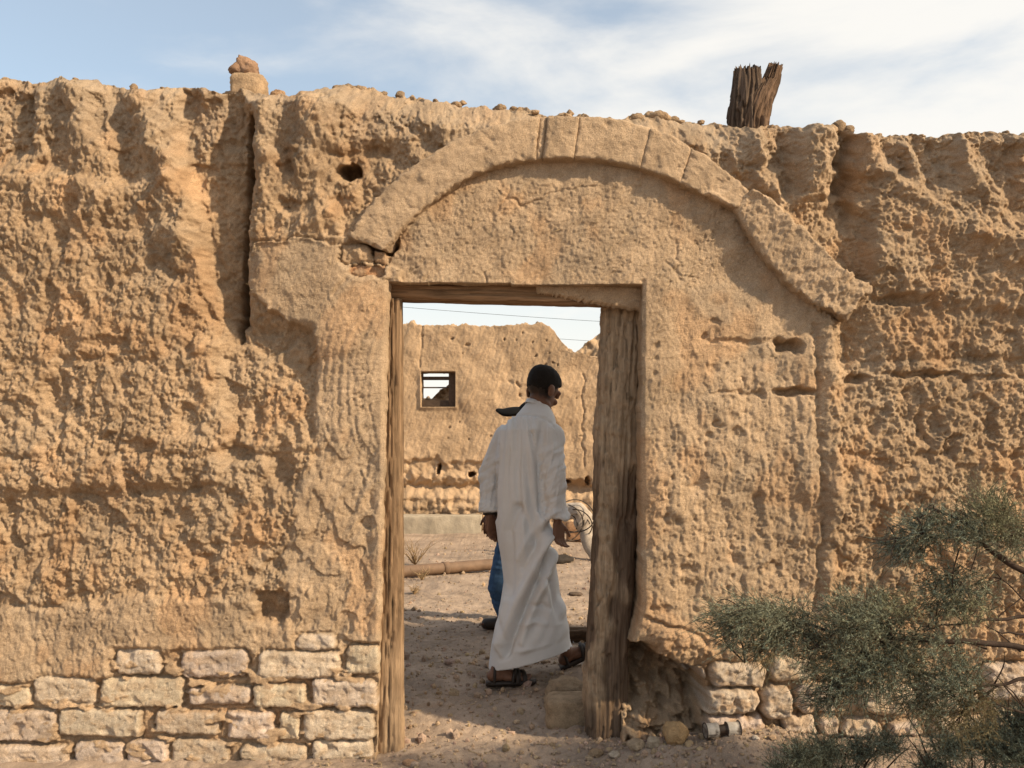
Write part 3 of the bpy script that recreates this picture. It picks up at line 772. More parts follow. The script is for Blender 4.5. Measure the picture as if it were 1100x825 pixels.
# ================================================================ ROCKS
def ico(sub):
    bm = bmesh.new(); bmesh.ops.create_icosphere(bm, subdivisions=sub, radius=1)
    v = np.array([x.co[:] for x in bm.verts]); f = np.array([[a.index for a in t.verts] for t in bm.faces]); bm.free()
    return v, f
ICO = {k: ico(k) for k in (1, 2, 3, 4, 5)}

def rock_geo(c, r, seed, sub=4, box=0.0, rough=0.22, rot=0.0):
    v, f = ICO[sub]; v = v.copy()
    if box: 
        k = (np.abs(v) ** (2 + 8 * box)).sum(1) ** (-1 / (2 + 8 * box)); v = v * k[:, None]
    off = seed * 3.7
    v = v * (1 + rough * n3(v + off, 0.9, seed) + rough * .5 * n3(v + off, 2.3, seed + 3) + rough * .34 * n3(v + off, 6, seed + 5) + rough * .2 * n3(v + off, 15, seed + 8))[:, None]
    v = v * np.asarray(r, float)
    ca, sa = math.cos(rot), math.sin(rot)
    v = v @ np.array([[ca, 0, sa], [0, 1, 0], [-sa, 0, ca]]).T
    return v + np.asarray(c, float), f

def rock(name, label, cat, c, r, seed, col, group=None, **k):
    v, f = rock_geo(c, r, seed, **k)
    cc = np.empty((len(v), 3)); cc[:] = col; cc *= (1 + .14 * n3(v, 18, seed + 11))[:, None]
    o = obj(name, v, [f], M_rock, None, None, cc)
    return tag(o, label, cat, group)

rock('stone', 'squared pale stone under a smaller reddish one on the wall crest', 'stone', P(268, 96, 3.84), (.078, .06, .058), 1, (0.40, .28, .175), box=.35, rough=.14)
rock('stone', 'pointed reddish stone balanced on a pale block on the wall crest', 'stone', P(264, 75, 3.84), (.056, .045, .048), 2, (0.30, .19, .125), box=.1, rough=.34, rot=.5)
rock('stone', 'small orange stone on the wall crest beside the two stacked stones', 'stone', P(299, 104, 3.84), (.036, .03, .032), 3, (0.38, .24, .14))
rock('stone', 'flat clod of mud on the crest left of the two stacked stones', 'stone', P(250, 105, 3.86), (.05, .04, .025), 4, MUD)
g = 'small clods along the wall crest'
lab = 'small clod of dry mud lying loose on the crest of the front wall'
rg = np.random.default_rng(5)
cl = [(366, 95, .03), (376, 95, .032), (386, 97, .028), (396, 99, .02), (412, 101, .016), (430, 102, .022), (452, 107, .015), (468, 108, .013), (490, 112, .022), (497, 110, .016), (536, 116, .024), (552, 117, .018), (575, 120, .014),
      (606, 125, .024), (612, 122, .02), (622, 127, .014), (685, 127, .03), (698, 124, .026), (710, 124, .034), (722, 129, .022), (731, 131, .016), (753, 131, .014), (890, 138, .03), (901, 136, .034), (912, 139, .028), (944, 145, .013), (1042, 145, .022), (1080, 143, .016), (67, 86, .014), (81, 85, .012), (144, 94, .018), (20, 88, .013), (175, 95, .014), (930, 144, .012), (990, 146, .012)]
for k, (u, w, r) in enumerate(cl):
    rock('mud_clod', lab, 'clod', P(u, w, 3.80 + rg.uniform(0, .12)) - np.array([0, 0, r * .2]), (r * rg.uniform(.9, 1.4), r, r * rg.uniform(.6, .95)), 30 + k, MUD * rg.uniform(.6, 1.0), g, sub=3, rough=.35)

# ================================================================ GROUND
def gz(x, y):
    z = np.interp(y, [0, 2.6, 3.4, 3.9, 4.5, 5, 400], [-.10, -.09, -.075, -.06, -.005, 0, 0])
    z = z + .11 * np.exp(-(((x - .85) / .38) ** 2 + ((y - 3.62) / .26) ** 2)) + .10 * sstep(.75, 1.2, x) * np.exp(-((y - 3.6) / .4) ** 2)
    z = z + .05 * np.exp(-(((x - .36) / .18) ** 2 + ((y - 4.1) / .3) ** 2)) + .02 * np.exp(-(((x + .45) / .3) ** 2 + ((y - 3.5) / .2) ** 2))
    amp = np.interp(np.abs(x), [0, 8, 40], [1, 1, .3])
    z = z + amp * (.022 * fbm(x * 1.3, y * 1.3, 601, 3) + .008 * fbm(x * 7, y * 7, 605, 3) + .005 * fbm(x * 22, y * 22, 609, 3, .6))
    return z

def graded(lo, hi, a, b, fine, grow=1.12):
    mid = list(np.arange(a, b + 1e-6, fine))
    s = fine; x = a; left = []
    while x > lo: s = min(s * grow, 60); x -= s; left.append(x)
    s = fine; x = mid[-1]; right = []
    while x < hi: s = min(s * grow, 60); x += s; right.append(x)
    return np.array(left[::-1] + mid + right)
gx = graded(-450, 450, -1.9, 1.9, .011); gy = graded(-60, 900, 2.7, 7.2, .011, 1.05)
GX, GY = np.meshgrid(gx, gy); GZ = gz(GX, GY)
# clods and hoof marks close by
nearm = sstep(7.5, 5, GY) * sstep(2.2, 1.7, np.abs(GX))
GZ += nearm * (.016 * (0.45 - cells(GX * 15, GY * 15, 620)) * sstep(-.1, .3, fbm(GX * 2.2, GY * 2.2, 622, 2)) + .004 * perlin(GX * 60, GY * 60, 625))
gc = np.empty(GX.shape + (3,)); gc[:] = (0.325, 0.250, 0.192)
gc *= (1 + .16 * fbm(GX * 1.1, GY * 1.1, 631, 4) + .10 * perlin(GX * 40, GY * 40, 635))[..., None]
ground = obj('ground', np.stack([GX, GY, GZ], -1), [gridf(len(gy), len(gx))], M_ground, None, (0, 0, 0), gc)
tag(ground, 'dry packed earth of the yard', 'ground', kind='structure')

fp = np.random.default_rng(31)
for k in range(26):
    fx, fy, an = fp.uniform(-.6, .9), fp.uniform(3.0, 6.6), fp.uniform(-.7, .7) + (PI / 2 if fp.uniform() < .6 else 0)
    lx = (GX - fx) * math.cos(an) + (GY - fy) * math.sin(an); ly = -(GX - fx) * math.sin(an) + (GY - fy) * math.cos(an)
    e_ = np.hypot(lx / .13, ly / (.045 + .01 * np.sin(lx * 22)))
    GZ += -.016 * sstep(1.05, .75, e_) + .008 * np.exp(-((e_ - 1.2) / .18) ** 2)
# gravel: too many to count
gm = MB(); rg = np.random.default_rng(11)
n = 5200
gxs = np.concatenate([rg.uniform(-1.2, 1.9, n), rg.normal(.75, .35, 1500), rg.uniform(-2.2, 1.2, 1500)]); gys = np.concatenate([rg.uniform(2.9, 6.5, n), rg.normal(3.55, .2, 1500), rg.uniform(6.5, 11, 1500)])
gr = np.exp(rg.normal(math.log(.0045), .55, len(gxs))); gr = np.clip(gr, .002, .018)
gxs = np.concatenate([gxs, rg.uniform(-.7, 1.0, 420)]); gys = np.concatenate([gys, rg.uniform(3.3, 5.3, 420)]); gr = np.concatenate([gr, np.clip(np.exp(rg.normal(math.log(.011), .45, 420)), .005, .032)])
v1, f1 = ICO[1]
zz = gz(gxs, gys)
for k in range(len(gxs)):
    s = rg.uniform(.6, 1.3, 3); r = gr[k] * (1.4 if gys[k] > 6.5 else 1)
    vv1 = v1 * (1 + rg.uniform(-.25, .25, len(v1)))[:, None] * s * r
    t = rg.uniform(.75, 1.3)
    gm.add(vv1 + np.array([gxs[k], gys[k], zz[k] + r * .35]), f1, np.array([0.36, .27, .19]) * t * np.array([1, rg.uniform(.92, 1.02), rg.uniform(.85, 1.1)]))
gravel = gm.build('gravel', M_rock, None, (0, 0, 0), smooth=False)
tag(gravel, 'loose grit and gravel scattered over the earth', 'gravel', kind='stuff')

def straw_bits(name, base, nrm, n_col, parent, seed, ln=(.012, .045), rad=.0009):
    rr = np.random.default_rng(seed); mb = MB()
    for b in base:
        d_ = rr.normal(size=3); d_ -= nrm * (d_ @ nrm) * .8; d_ /= np.linalg.norm(d_); L_ = rr.uniform(*ln)
        m_ = b + nrm * .002 + rr.normal(size=3) * .002
        mb.add(*tube([b - d_ * L_ / 2, m_, b + d_ * L_ / 2], rad * rr.uniform(.6, 1.4), 4), np.array(n_col) * rr.uniform(.55, 1.15))
    return mb.build(name, M_twig, parent, (0, 0, 0) if parent is None else None)
rs_ = np.random.default_rng(41); sx_ = rs_.uniform(-1.3, 1.9, 900); sy_ = rs_.uniform(3.0, 7, 900)
tag(straw_bits('straw', np.stack([sx_, sy_, gz(sx_, sy_) + .006], -1), np.array([0, 0, 1.0]), (.40, .30, .18), None, 43, (.015, .07), .0013), 'loose straw and twigs littering the earth', 'straw', kind='stuff')

def on_ground(u, v, dy=0):
    y = (H + .03) * F / (v - CV)
    for _ in range(8):
        x = (u - CU) / F * y; y = (H - float(gz(np.array(x), np.array(y)))) * F / (v - CV)
    x = (u - CU) / F * y
    return np.array([x, y, float(gz(np.array(x), np.array(y)))])

gl = 'loose rubble at the foot of the wall'
for k, (u, v, r, lab, col, bx) in enumerate((
        (726, 796, (.050, .042, .052), 'rough orange lump of stone on the rubble beside the tin can', (0.40, .265, .14), .0),
        (683, 806, (.040, .035, .024), 'rounded pale lump on the ground in front of the right door post', (0.38, .29, .20), .0),
        (767, 806, (.022, .02, .012), 'thin grey flake of stone below the tin can', (0.33, .25, .18), .2),
        (703, 789, (.035, .03, .03), 'pale broken stone between the right door post and the hollow in the wall', (0.40, .32, .24), .1),
        (702, 808, (.026, .022, .022), 'small buff stone just right of the rounded pale lump', (0.42, .34, .25), .2),
        (672, 792, (.020, .02, .018), 'small grey stone against the foot of the right door post', (0.34, .27, .2), .2),
        (752, 774, (.060, .05, .028), 'flat slab of mud lying in the hollow under the wall', (0.33, .23, .14), .2),
        (706, 766, (.036, .035, .03), 'brown clod deep in the hollow beside the door', (0.30, .2, .12), .0),
        (737, 748, (.030, .03, .035), 'reddish clod stuck under the overhanging mud beside the door', (0.30, .19, .11), .0),
        (660, 813, (.024, .02, .016), 'small pale pebble nearest the viewer below the right door post', (0.43, .35, .27), .0),
        (640, 812, (.03, .025, .02), 'low brown clod left of the right door post foot', (0.31, .22, .14), .0),
        (812, 803, (.016, .015, .012), 'small white pebble on the bare earth right of the tin can', (0.55, .48, .4), .0),
        (895, 800, (.022, .02, .012), 'small flat pebble below the stones at the foot of the wall', (0.48, .4, .3), .0))):
    p = on_ground(u, v); rock('stone', lab, 'stone', p + np.array([0, 0, r[2] * .55]), r, 80 + k, col, gl, sub=4, box=bx, rough=.26)
p = on_ground(611, 783)
rock('mud_block', 'squared mud block lying just inside the doorway by the right post', 'mud block', p + np.array([0.02, .1, .055]), (.125, .09, .075), 120, (0.31, .225, .145), box=.5, rough=.10)
rock('mud_clod', 'crumbled clod lying behind the squared mud block inside the doorway', 'clod', p + np.array([0.03, .30, .07]), (.11, .08, .075), 121, (0.30, .22, .145), box=.1, rough=.3)
p = on_ground(440, 822); rock('stone', 'small reddish stone on the sunlit ground by the left post', 'stone', p + np.array([0, 0, .008]), (.035, .02, .014), 125, (0.36, .22, .13), sub=3)
p = on_ground(602, 604); rock('stone', 'flat dark stone lying in the yard right of the white robe', 'stone', p + np.array([0, 0, .03]), (.15, .1, .05), 126, (0.05, .042, .036), sub=3)
p = on_ground(620, 581); rock('stone', 'brown block in front of the back wall by the pale bent log', 'stone', p + np.array([0, 0, .12]), (.15, .12, .13), 127, (0.26, .15, .085), sub=4, box=.5, rough=.1)
p = on_ground(618, 639); rock('stone', 'small dark pebble on the shaded strip of the yard', 'stone', p + np.array([0, 0, .015]), (.06, .03, .02), 128, (0.12, .09, .07), sub=3)

# tin can, crushed and rusty
def can():
    p = on_ground(775, 803); root = empty('tin_can', p)
    tag(root, 'crushed rusty white tin can lying below the wall stones', 'tin can')
    c = p + np.array([0, -.01, .030]); ax = np.array([1, .12, .03]); ax /= np.linalg.norm(ax)
    s = np.linspace(-.075, .075, 60); th = np.linspace(0, 2 * PI, 40, endpoint=False)
    rad = np.where(np.abs(s) < .017, .020, .030)
    rad[:3] += .002; rad[-3:] += .002
    A = np.array([0, 0, 1.0]); A -= ax * (A @ ax); A /= np.linalg.norm(A); B = np.cross(ax, A)
    R = rad[:, None] * (1 + .10 * perlin(s[:, None] * 30 + 0 * th[None], 3 * np.cos(th)[None] + 0 * s[:, None], 700))
    V = c + s[:, None, None] * ax + R[..., None] * (np.cos(th)[None, :, None] * A + np.sin(th)[None, :, None] * B)
    sg, tg = np.meshgrid(s, th, indexing='ij')
    rust = .85 * sstep(-.05, .45, fbm(sg * 22 + 3, np.cos(tg) * 1.6 + np.sin(tg), 705, 3)) + (np.abs(sg) < .02)
    rust = np.clip(rust, 0, 1)[..., None]
    C = np.array([.42, .38, .33]) * (1 - rust) + np.array([.05, .032, .022]) * rust
    n, m = V.shape[:2]; vv = np.vstack([V.reshape(-1, 3), c + ax * -.070, c + ax * .070]); j = np.arange(m); j2 = (j + 1) % m
    fs = [gridf(n, m, True), np.vstack([np.stack([np.full(m, n * m), j2, j], -1), np.stack([np.full(m, n * m + 1), (n - 1) * m + j, (n - 1) * m + j2], -1)])]
    obj('can_body', vv, fs, M_tin, root, None, np.vstack([C.reshape(-1, 3), [.05, .03, .02], [.05, .03, .02]]))
    for e in (-.0745, .0745):
        mb = MB()
        pts = np.array([c + ax * e + .032 * (math.cos(a) * A + math.sin(a) * B) for a in np.linspace(0, 2 * PI, 33)]); mb.add(*tube(pts, .003, 6), (.06, .045, .035))
        mb.build('rim', M_tin, root)
can()

# ================================================================ YARD BEHIND
D2 = 12.6; S2 = F / D2
def back_wall():
    us = np.concatenate([seg(-250, 380, 5), seg(380, 452, 1.1)[1:], seg(452, 489, 1.1)[1:], seg(489, 720, 1.1)[1:], seg(720, 1000, 5)[1:]])
    iA = int(np.argmin(abs(us - 452))); iB = int(np.argmin(abs(us - 489)))
    ra = seg(0, 1, 1.1 / 145); rb = seg(0, 1, 1.1 / 38); rc = seg(0, 1, 1.1 / 50)
    j1 = len(ra) - 1; j2 = j1 + len(rb) - 1
    top = interp(us, [(-250, 330), (300, 340), (430, 348), (445, 349), (500, 350), (540, 350), (560, 348), (586, 349), (596, 356), (606, 371), (616, 378), (625, 380), (640, 384), (700, 395), (800, 380), (1000, 390)])
    top = top + 1.2 * perlin(us / 9, us * 0, 801) + .8 * perlin(us / 4, us * 0, 802) - 3 * np.exp(-((us - 442) / 3.5) ** 2) - 2.5 * np.exp(-((us - 500) / 3.5) ** 2) - 2 * np.exp(-((us - 580) / 5) ** 2)
    rows = []
    for t in ra: rows.append(585 + (437 - 585) * t + 0 * us)
    for t in rb[1:]: rows.append(437 + (399 - 437) * t + 0 * us)
    for t in rc[1:]: rows.append(399 + (top - 399) * t)
    V = np.array(rows); U = np.broadcast_to(us, V.shape).copy()
    keep = np.ones((V.shape[0] - 1, V.shape[1] - 1), bool); keep[j1:j2, iA:iB] = False
    wu = U + 3 * fbm(U / 14, V / 14, 811, 3); wv = V + 3 * fbm(U / 14, V / 14, 815, 3)
    d = .05 * fbm(U / 70, V / 70, 820, 3) + .012 * fbm(wu / 16, wv / 20, 824, 3, .5) + .008 * fbm((U + V * .5) / 4, (V - U * .4) / 12, 828, 3, .6)
    under = sstep(-2.5, 2.5, wv - interp(U, [(300, 498), (440, 496), (470, 490), (476, 499), (500, 496), (520, 499), (600, 512), (640, 520), (720, 505)]))
    d -= .07 * under
    d += under * (.05 * (0.5 - cells(wu / 9, wv / 9, 831)) + .03 * fbm(wu / 10, wv / 10, 833, 3))
    d -= under * .12 * np.exp(-((wv - 523 - 2 * perlin(U / 30, U * 0, 835)) / 5) ** 2)
    d += under * .06 * sstep(528, 536, V)
    def hole(u, v, a, b, h):
        nonlocal d
        q = np.hypot((wu - u) / a, (wv - v) / b); d -= h * sstep(1.1, .5, q)
    hole(470, 504, 2.6, 5, .35); hole(505, 510, 3.5, 3, .3); hole(610, 516, 4, 2.5, .2); hole(632, 516, 3, 4, .25)
    for u, v, a, b in ((486, 363, 2, 2), (504, 369, 3.5, 2.5), (541, 366, 1.5, 2), (563, 360, 1.5, 1.2), (572, 369, 2, 2), (558, 371, 1, 1), (576, 381, 1.8, 1.8), (588, 367, 1, 1.5), (555, 365, 1, 1), (591, 380, 1.2, 1.2), (586, 391, 3, 1.2), (596, 389, 2, 2), (600, 392, 1.5, 3), (610, 375, 3, 3.5), (548, 410, 6, 3), (557, 414, 2, 5), (558, 424, 2, 3), (483, 460, 1.5, 1), (455, 361, 1.5, 1.5), (497, 378, 1, 1), (478, 471, 1.2, 1), (494, 455, 1, 1), (530, 395, 1, 1), (528, 470, 1.4, 1), (505, 473, 1, 1.2), (620, 430, 2, 1), (625, 470, 1.5, 1.5)):
        hole(u, v, a * .8, b * .8, .05 if a < 4 else .02)
    for pts in ([(453, 352), (454, 375), (452, 399)], [(627, 400), (626, 450), (627, 500)]):
        dist, t = polyline(wu, wv, pts); d -= .03 * np.exp(-(dist / .9) ** 2)
    # smooth plaster border round the window
    near = np.maximum(np.maximum(452 - U, U - 489), np.maximum(399 - V, V - 437)); d = d * sstep(-1, 5, near) + .01
    C = np.empty(U.shape + (3,)); C[:] = MUD * 1.0
    C *= (1 + .14 * fbm(U / 40, V / 40, 841, 4))[..., None]
    X = (U - CU) / S2; Z = H + (CV - V) / S2
    root = empty('courtyard_wall', (0, D2 + .2, 0)); tag(root, 'pitted mud wall across the yard with one small window opening', 'wall')
    relief_wall('wall_body', X, Z, d, keep, D2, .40, C, M_farmud, root, K=6, jag=.012, topjag=.05, seed=8)
    wf = empty('window_frame', (0, 0, 0)); wf.parent = root; 
    mb = MB()
    def bar(u0, u1, v0, v1, y0, y1, c=(.07, .05, .038)):
        a = P(u0, v1, y0); b = P(u1, v0, y0); x0, x1, z0, z1 = a[0], b[0], a[2], b[2]
        vs = np.array([[x0, y0, z0], [x1, y0, z0], [x1, y1, z0], [x0, y1, z0], [x0, y0, z1], [x1, y0, z1], [x1, y1, z1], [x0, y1, z1]])
        mb.add(vs, np.array([[0, 1, 5, 4], [1, 2, 6, 5], [2, 3, 7, 6], [3, 0, 4, 7], [4, 5, 6, 7], [3, 2, 1, 0]]), c)
    bar(452.3, 488.7, 404.5, 408, D2 + .12, D2 + .2); bar(482, 488.7, 399, 437, D2 + .10, D2 + .36, (.09, .06, .042)); bar(452.3, 482, 430, 436.6, D2 + .12, D2 + .3)
    bar(452.3, 482, 415.6, 417, D2 + .14, D2 + .17)
    v, f, c = mb.data(); bpy.data.objects.remove(wf)
    obj('window_frame', v, f, M_twig, root, None, c, smooth=False)
back_wall()

# ruin further off on the right and mounds seen through the window
def ruin(name, label, D, top, lo, hi, step, seed, thick=.5):
    us = seg(lo, hi, step); S = F / D
    t = interp(us, top) + 1.5 * perlin(us / 8, us * 0, seed) + .8 * perlin(us / 3, us * 0, seed + 1)
    vb = CV + H * S + 3; rr = seg(0, 1, step / 180)
    V = np.array([vb + (t - vb) * r for r in rr]); U = np.broadcast_to(us, V.shape)
    d = .10 * fbm(U / 30, V / 30, seed + 2, 4, .6) + .03 * fbm(U / 6, V / 8, seed + 6, 3, .6)
    C = np.empty(U.shape + (3,)); C[:] = MUD * .95; C *= (1 + .14 * fbm(U / 30, V / 30, seed + 9, 3))[..., None]
    root = relief_wall(name, (U - CU) / S, H + (CV - V) / S, d, np.ones((V.shape[0] - 1, V.shape[1] - 1), bool), D, thick, C, M_farmud, None, K=6, jag=.02, topjag=.08, seed=seed)
    return tag(root, label, 'ruin')
ruin('ruined_wall', 'broken stub of wall rising behind the right end of the courtyard wall', 14.6, [(612, 384), (622, 376), (630, 368), (640, 361), (655, 352), (700, 345), (760, 350), (800, 380), (830, 420)], 608, 836, 1.4, 900, 2.2)
ruin('ruined_wall', 'low jagged ruin seen through the small window opening', 13.45, [(400, 440), (440, 434), (452, 431), (458, 427), (463, 429), (468, 424), (476, 417), (484, 412), (500, 409), (540, 420), (560, 440)], 396, 566, 1.2, 940, .5)

# low concrete plinth in front of the back wall
def plinth():
    y0, y1 = 12.15, 12.45; x0, x1 = P(250, 0, y0)[0], P(517, 0, y0)[0]; zt = P(0, 554, y0)[2]
    nx, nz = 220, 14
    prof = np.array([(y0, -.05)] + [(y0, z) for z in np.linspace(0, zt - .015, 8)] + [(y0 + .006, zt - .004), (y0 + .016, zt)] + [(y, zt) for y in np.linspace(y0 + .03, y1, 6)] + [(y1 + .005, -.05)])
    xs = np.linspace(x0, x1, nx)
    V = np.empty((nx, len(prof), 3)); V[..., 0] = xs[:, None]; V[..., 1] = prof[None, :, 0]; V[..., 2] = prof[None, :, 1]
    n = .010 * fbm(V[..., 0] * 4, V[..., 2] * 4 + V[..., 1] * 4, 960, 4, .6); V[..., 1] += n; V[..., 2] += n
    m = len(prof); vs = np.vstack([V.reshape(-1, 3), V[0].mean(0), V[-1].mean(0)]); j = np.arange(m - 1)
    fs = [gridf(nx, m)[:, ::-1], np.vstack([np.stack([np.full(m - 1, nx * m), j, j + 1], -1), np.stack([np.full(m - 1, nx * m + 1), (nx - 1) * m + j + 1, (nx - 1) * m + j], -1)])]
    tag(obj('concrete_plinth', vs, fs, M_conc), 'low grey concrete plinth along the foot of the courtyard wall', 'plinth')
plinth()

# pipe lying across the yard
def pipe():
    a = on_ground(380, 626); b = on_ground(470, 618.5); c = on_ground(560, 610); r = .057
    up = np.array([0, 0, r + .004]); a, b, c = a + up, b + up, c + up
    root = empty('drain_pipe', b - up); tag(root, 'long brown pipe lying on the earth across the yard', 'pipe')
    k = np.linspace(0, 1, 20)[:, None]; obj('pipe_body', *tube(a + (c - a) * k, .057, 24), M_pipe, root)
    d = (c - a) / np.linalg.norm(c - a); m = a + d * ((on_ground(479, 618)[0] - a[0]) / d[0])
    obj('pipe_collar', *tube([m - d * .05, m - d * .048, m + d * .01, m + d * .014], [.058, .064, .064, .058], 24), M_pipe, root)
pipe()
# dark log behind the right post
p = on_ground(600, 690); q_ = on_ground(720, 690)
v, f, c, _ = timber([p + [-.12, 0, .05], p + [.3, 0, .05], q_ + [0, 0, .05]], .05, .05, (0, 1, 0), 971, col=(.11, .075, .05), sq=2.2, step=.012)
tag(obj('timber_log', v, f, M_woodx, None, None, c), 'dark timber log lying on the ground behind the right door post', 'log')
# pale bent log with wires
def bent():
    y = 9.6
    pts = spline([P(585, 549, y + .3), P(606, 549, y + .15), P(622, 551, y), P(629, 566, y), P(634, 584, y - .1), P(641, 604, y - .2)], 60)
    root = empty('bent_log', pts[-1] - [0, 0, .05]); tag(root, 'pale bent log leaning in the yard behind the right post', 'log')
    rad = np.interp(np.linspace(0, 1, 60), [0, .4, .5, .7, 1], [.09, .10, .115, .09, .06]) * (1 + .1 * perlin(np.arange(60) / 6, np.zeros(60), 981))
    v, f = tube(pts, rad, 20); v = v + .012 * n3(v, 8, 983)[:, None]
    cc = np.empty((len(v), 3)); cc[:] = (.42, .36, .30); cc *= (1 + .2 * n3(v, 6, 985))[:, None]
    obj('log_body', v, f, M_rock, root, None, cc)
    wr = empty('wire_tangle', P(612, 575, y)); mb = MB(); rr = np.random.default_rng(9)
    for k in range(6):
        c = P(608 + rr.uniform(-8, 12), 556 + rr.uniform(-6, 10), y - .15); a0 = rr.uniform(0, 6); R = rr.uniform(.12, .24); e = rr.uniform(.5, 1)
        t = np.linspace(0, rr.uniform(3.5, 6), 40)
        mb.add(*tube(np.stack([c[0] + R * np.cos(t + a0), c[1] + .08 * np.sin(t * 2), c[2] + e * R * np.sin(t + a0)], -1), .007, 5), (.07, .055, .045))
    t = np.linspace(0, 1, 12)[:, None]; mb.add(*tube(P(596, 560, y - .15) * (1 - t) + (P(601, 584, y - .25) * t), .007, 5), (.07, .055, .045))
    v, f, c = mb.data(); bpy.data.objects.remove(wr)
    tag(obj('wire_coil', v, f, M_twig, None, None, c), 'loops of dark wire hanging on the pale bent log', 'wire')
bent()
# dry weeds by the pipe
def weed(u, v, h, n, label, seed):
    p = on_ground(u, v); rr = np.random.default_rng(seed); mb = MB()
    for k in range(n):
        a = rr.uniform(0, 2 * PI); l = h * rr.uniform(.5, 1.1); sp = rr.uniform(.2, .9)
        t = np.linspace(0, 1, 6)[:, None]
        pts = p + t * np.array([math.cos(a) * sp * l, math.sin(a) * sp * l * .6, l]) + (t ** 2) * np.array([0, 0, -.25 * l]) + .02 * rr.normal(size=(6, 3)) * t
        mb.add(*tube(pts, np.linspace(.004, .0015, 6), 4), np.array([.30, .21, .12]) * rr.uniform(.7, 1.2))
    tag(mb.build('dry_weed', M_twig, None, p), label, 'plant', 'dry weeds in the yard')
weed(446, 607, .36, 34, 'wispy dry weed growing behind the pipe near the left post', 1)
weed(453, 623, .14, 22, 'low dry weed at the near side of the pipe', 2)
weed(445, 638, .10, 18, 'tiny dry weed on the earth just below the pipe', 3)

# power lines
def cable(pts, label):
    P0, P1 = np.array(pts[0]), np.array(pts[1]); d = P1 - P0
    t = np.linspace(-3, 4, 30)[:, None]
    path = P0 + d * t + np.array([0, 0, 1]) * (.012 * ((t - .5) ** 2 - .25)) * np.linalg.norm(d)
    tag(obj('power_line', *tube(path, .009, 6), M_cable), label, 'cable')
cable((P(434, 330, 40), P(648, 345.5, 40)), 'thin overhead cable crossing the sky above the courtyard wall')
cable((P(560, 361, 44), P(648, 367, 44)), 'lower thin overhead cable seen in the gap of the courtyard wall')

# ================================================================ PEOPLE
def unit(v): v = np.asarray(v, float); return v / np.linalg.norm(v)
def basis(fwd, up):
    f = unit(fwd); r = unit(np.cross(f, up)); u = np.cross(r, f)
    return f, u, r
def head_shapes(mb, c, fwd, up, k=1.0):
    f, u, r = basis(fwd, up); R = np.stack([r, f, u], 1)
    def e(x, y, z, a, b, d): mb.add(*ball(c + k * (r * x + f * y + u * z), k * np.array([a, b, d]), R))
    e(0, -.012, .030, .074, .094, .085); e(0, .020, -.035, .060, .070, .070); e(0, .045, -.075, .040, .040, .032)
    e(0, .078, .030, .056, .018, .022)
    for s in (-1, 1):
        e(s * .030, .078, -.022, .022, .02, .018); e(s * .045, .020, -.070, .018, .040, .022)
        e(s * .078, -.008, -.012, .010, .022, .033); e(s * .084, -.018, -.004, .006, .016, .022)
        e(s * .031, .086, .012, .013, .010, .008)
    e(0, .092, -.012, .010, .016, .022); e(0, .096, -.024, .013, .013, .010)
    e(0, .090, -.052, .022, .010, .006); e(0, .088, -.062, .019, .010, .007)
    return f, u, r
def hair_mesh(c, fwd, up, k=1.0, line=None):
    f, u, r = basis(fwd, up); R = np.stack([r, f, u], 1)
    v, fs = ball((0, 0, 0), (1, 1, 1), None, 72, 48)
    x, y, z = v.T
    low = -0.66 + 1.05 * sstep(.0, .75, y) + .12 * n3(v, 9, 31)
    m = sstep(-.12, .05, z - low)
    thick = .0012 + .015 * sstep(-.15, .75, z) + .004 * sstep(.3, .8, y) * sstep(.2, .5, z)
    rad = np.array([.074, .094, .085]); w = v * rad
    nn = v / rad; nn /= np.linalg.norm(nn, axis=1)[:, None]
    w = w + nn * ((thick + .0025 * n3(w, 90, 3)) * m - .008 * (1 - m))[:, None]
    w = (w + np.array([0, -.012, .030])) * k
    return w @ R.T + c, fs
def hand_shapes(mb, wrist, d, thumb, k=1.0, curl=.35, spread=.1):
    """d: towards the fingertips, thumb: side the thumb is on"""
    d = unit(d); th = unit(thumb - d * (np.asarray(thumb) @ d)); n = np.cross(d, th)   # n: palm side
    for s in (-1.2, -.4, .4, 1.2):
        mb.add(*capsule(wrist + k * (.012 * d + th * s * .012), k * .015, wrist + k * (.080 * d + th * s * .022), k * .0125))
    for q, s in enumerate((1.25, .42, -.42, -1.2)):
        L = (.070, .078, .073, .058)[q]; b = wrist + k * (.085 * d + th * s * .022)
        a1 = curl * (1 + .15 * q); dirs = []
        ang = a1 * .5
        p = b
        for j, fr in enumerate((.42, .32, .26)):
            dd = unit(d * math.cos(ang) + n * math.sin(ang) + th * spread * s * .3)
            p2 = p + dd * L * fr * k
            mb.add(*capsule(p, k * (.0088 - .0009 * j), p2, k * (.0080 - .0009 * j), 10)); p = p2; ang += a1
    p = wrist + k * (.022 * d + th * .024); dd = unit(d * .75 + th * .62 + n * .25)
    p2 = p + dd * .042 * k; mb.add(*capsule(p, k * .0125, p2, k * .0100, 10))
    dd = unit(d * .92 + th * .28 + n * .25); p3 = p2 + dd * .032 * k; mb.add(*capsule(p2, k * .0098, p3, k * .0085, 10))
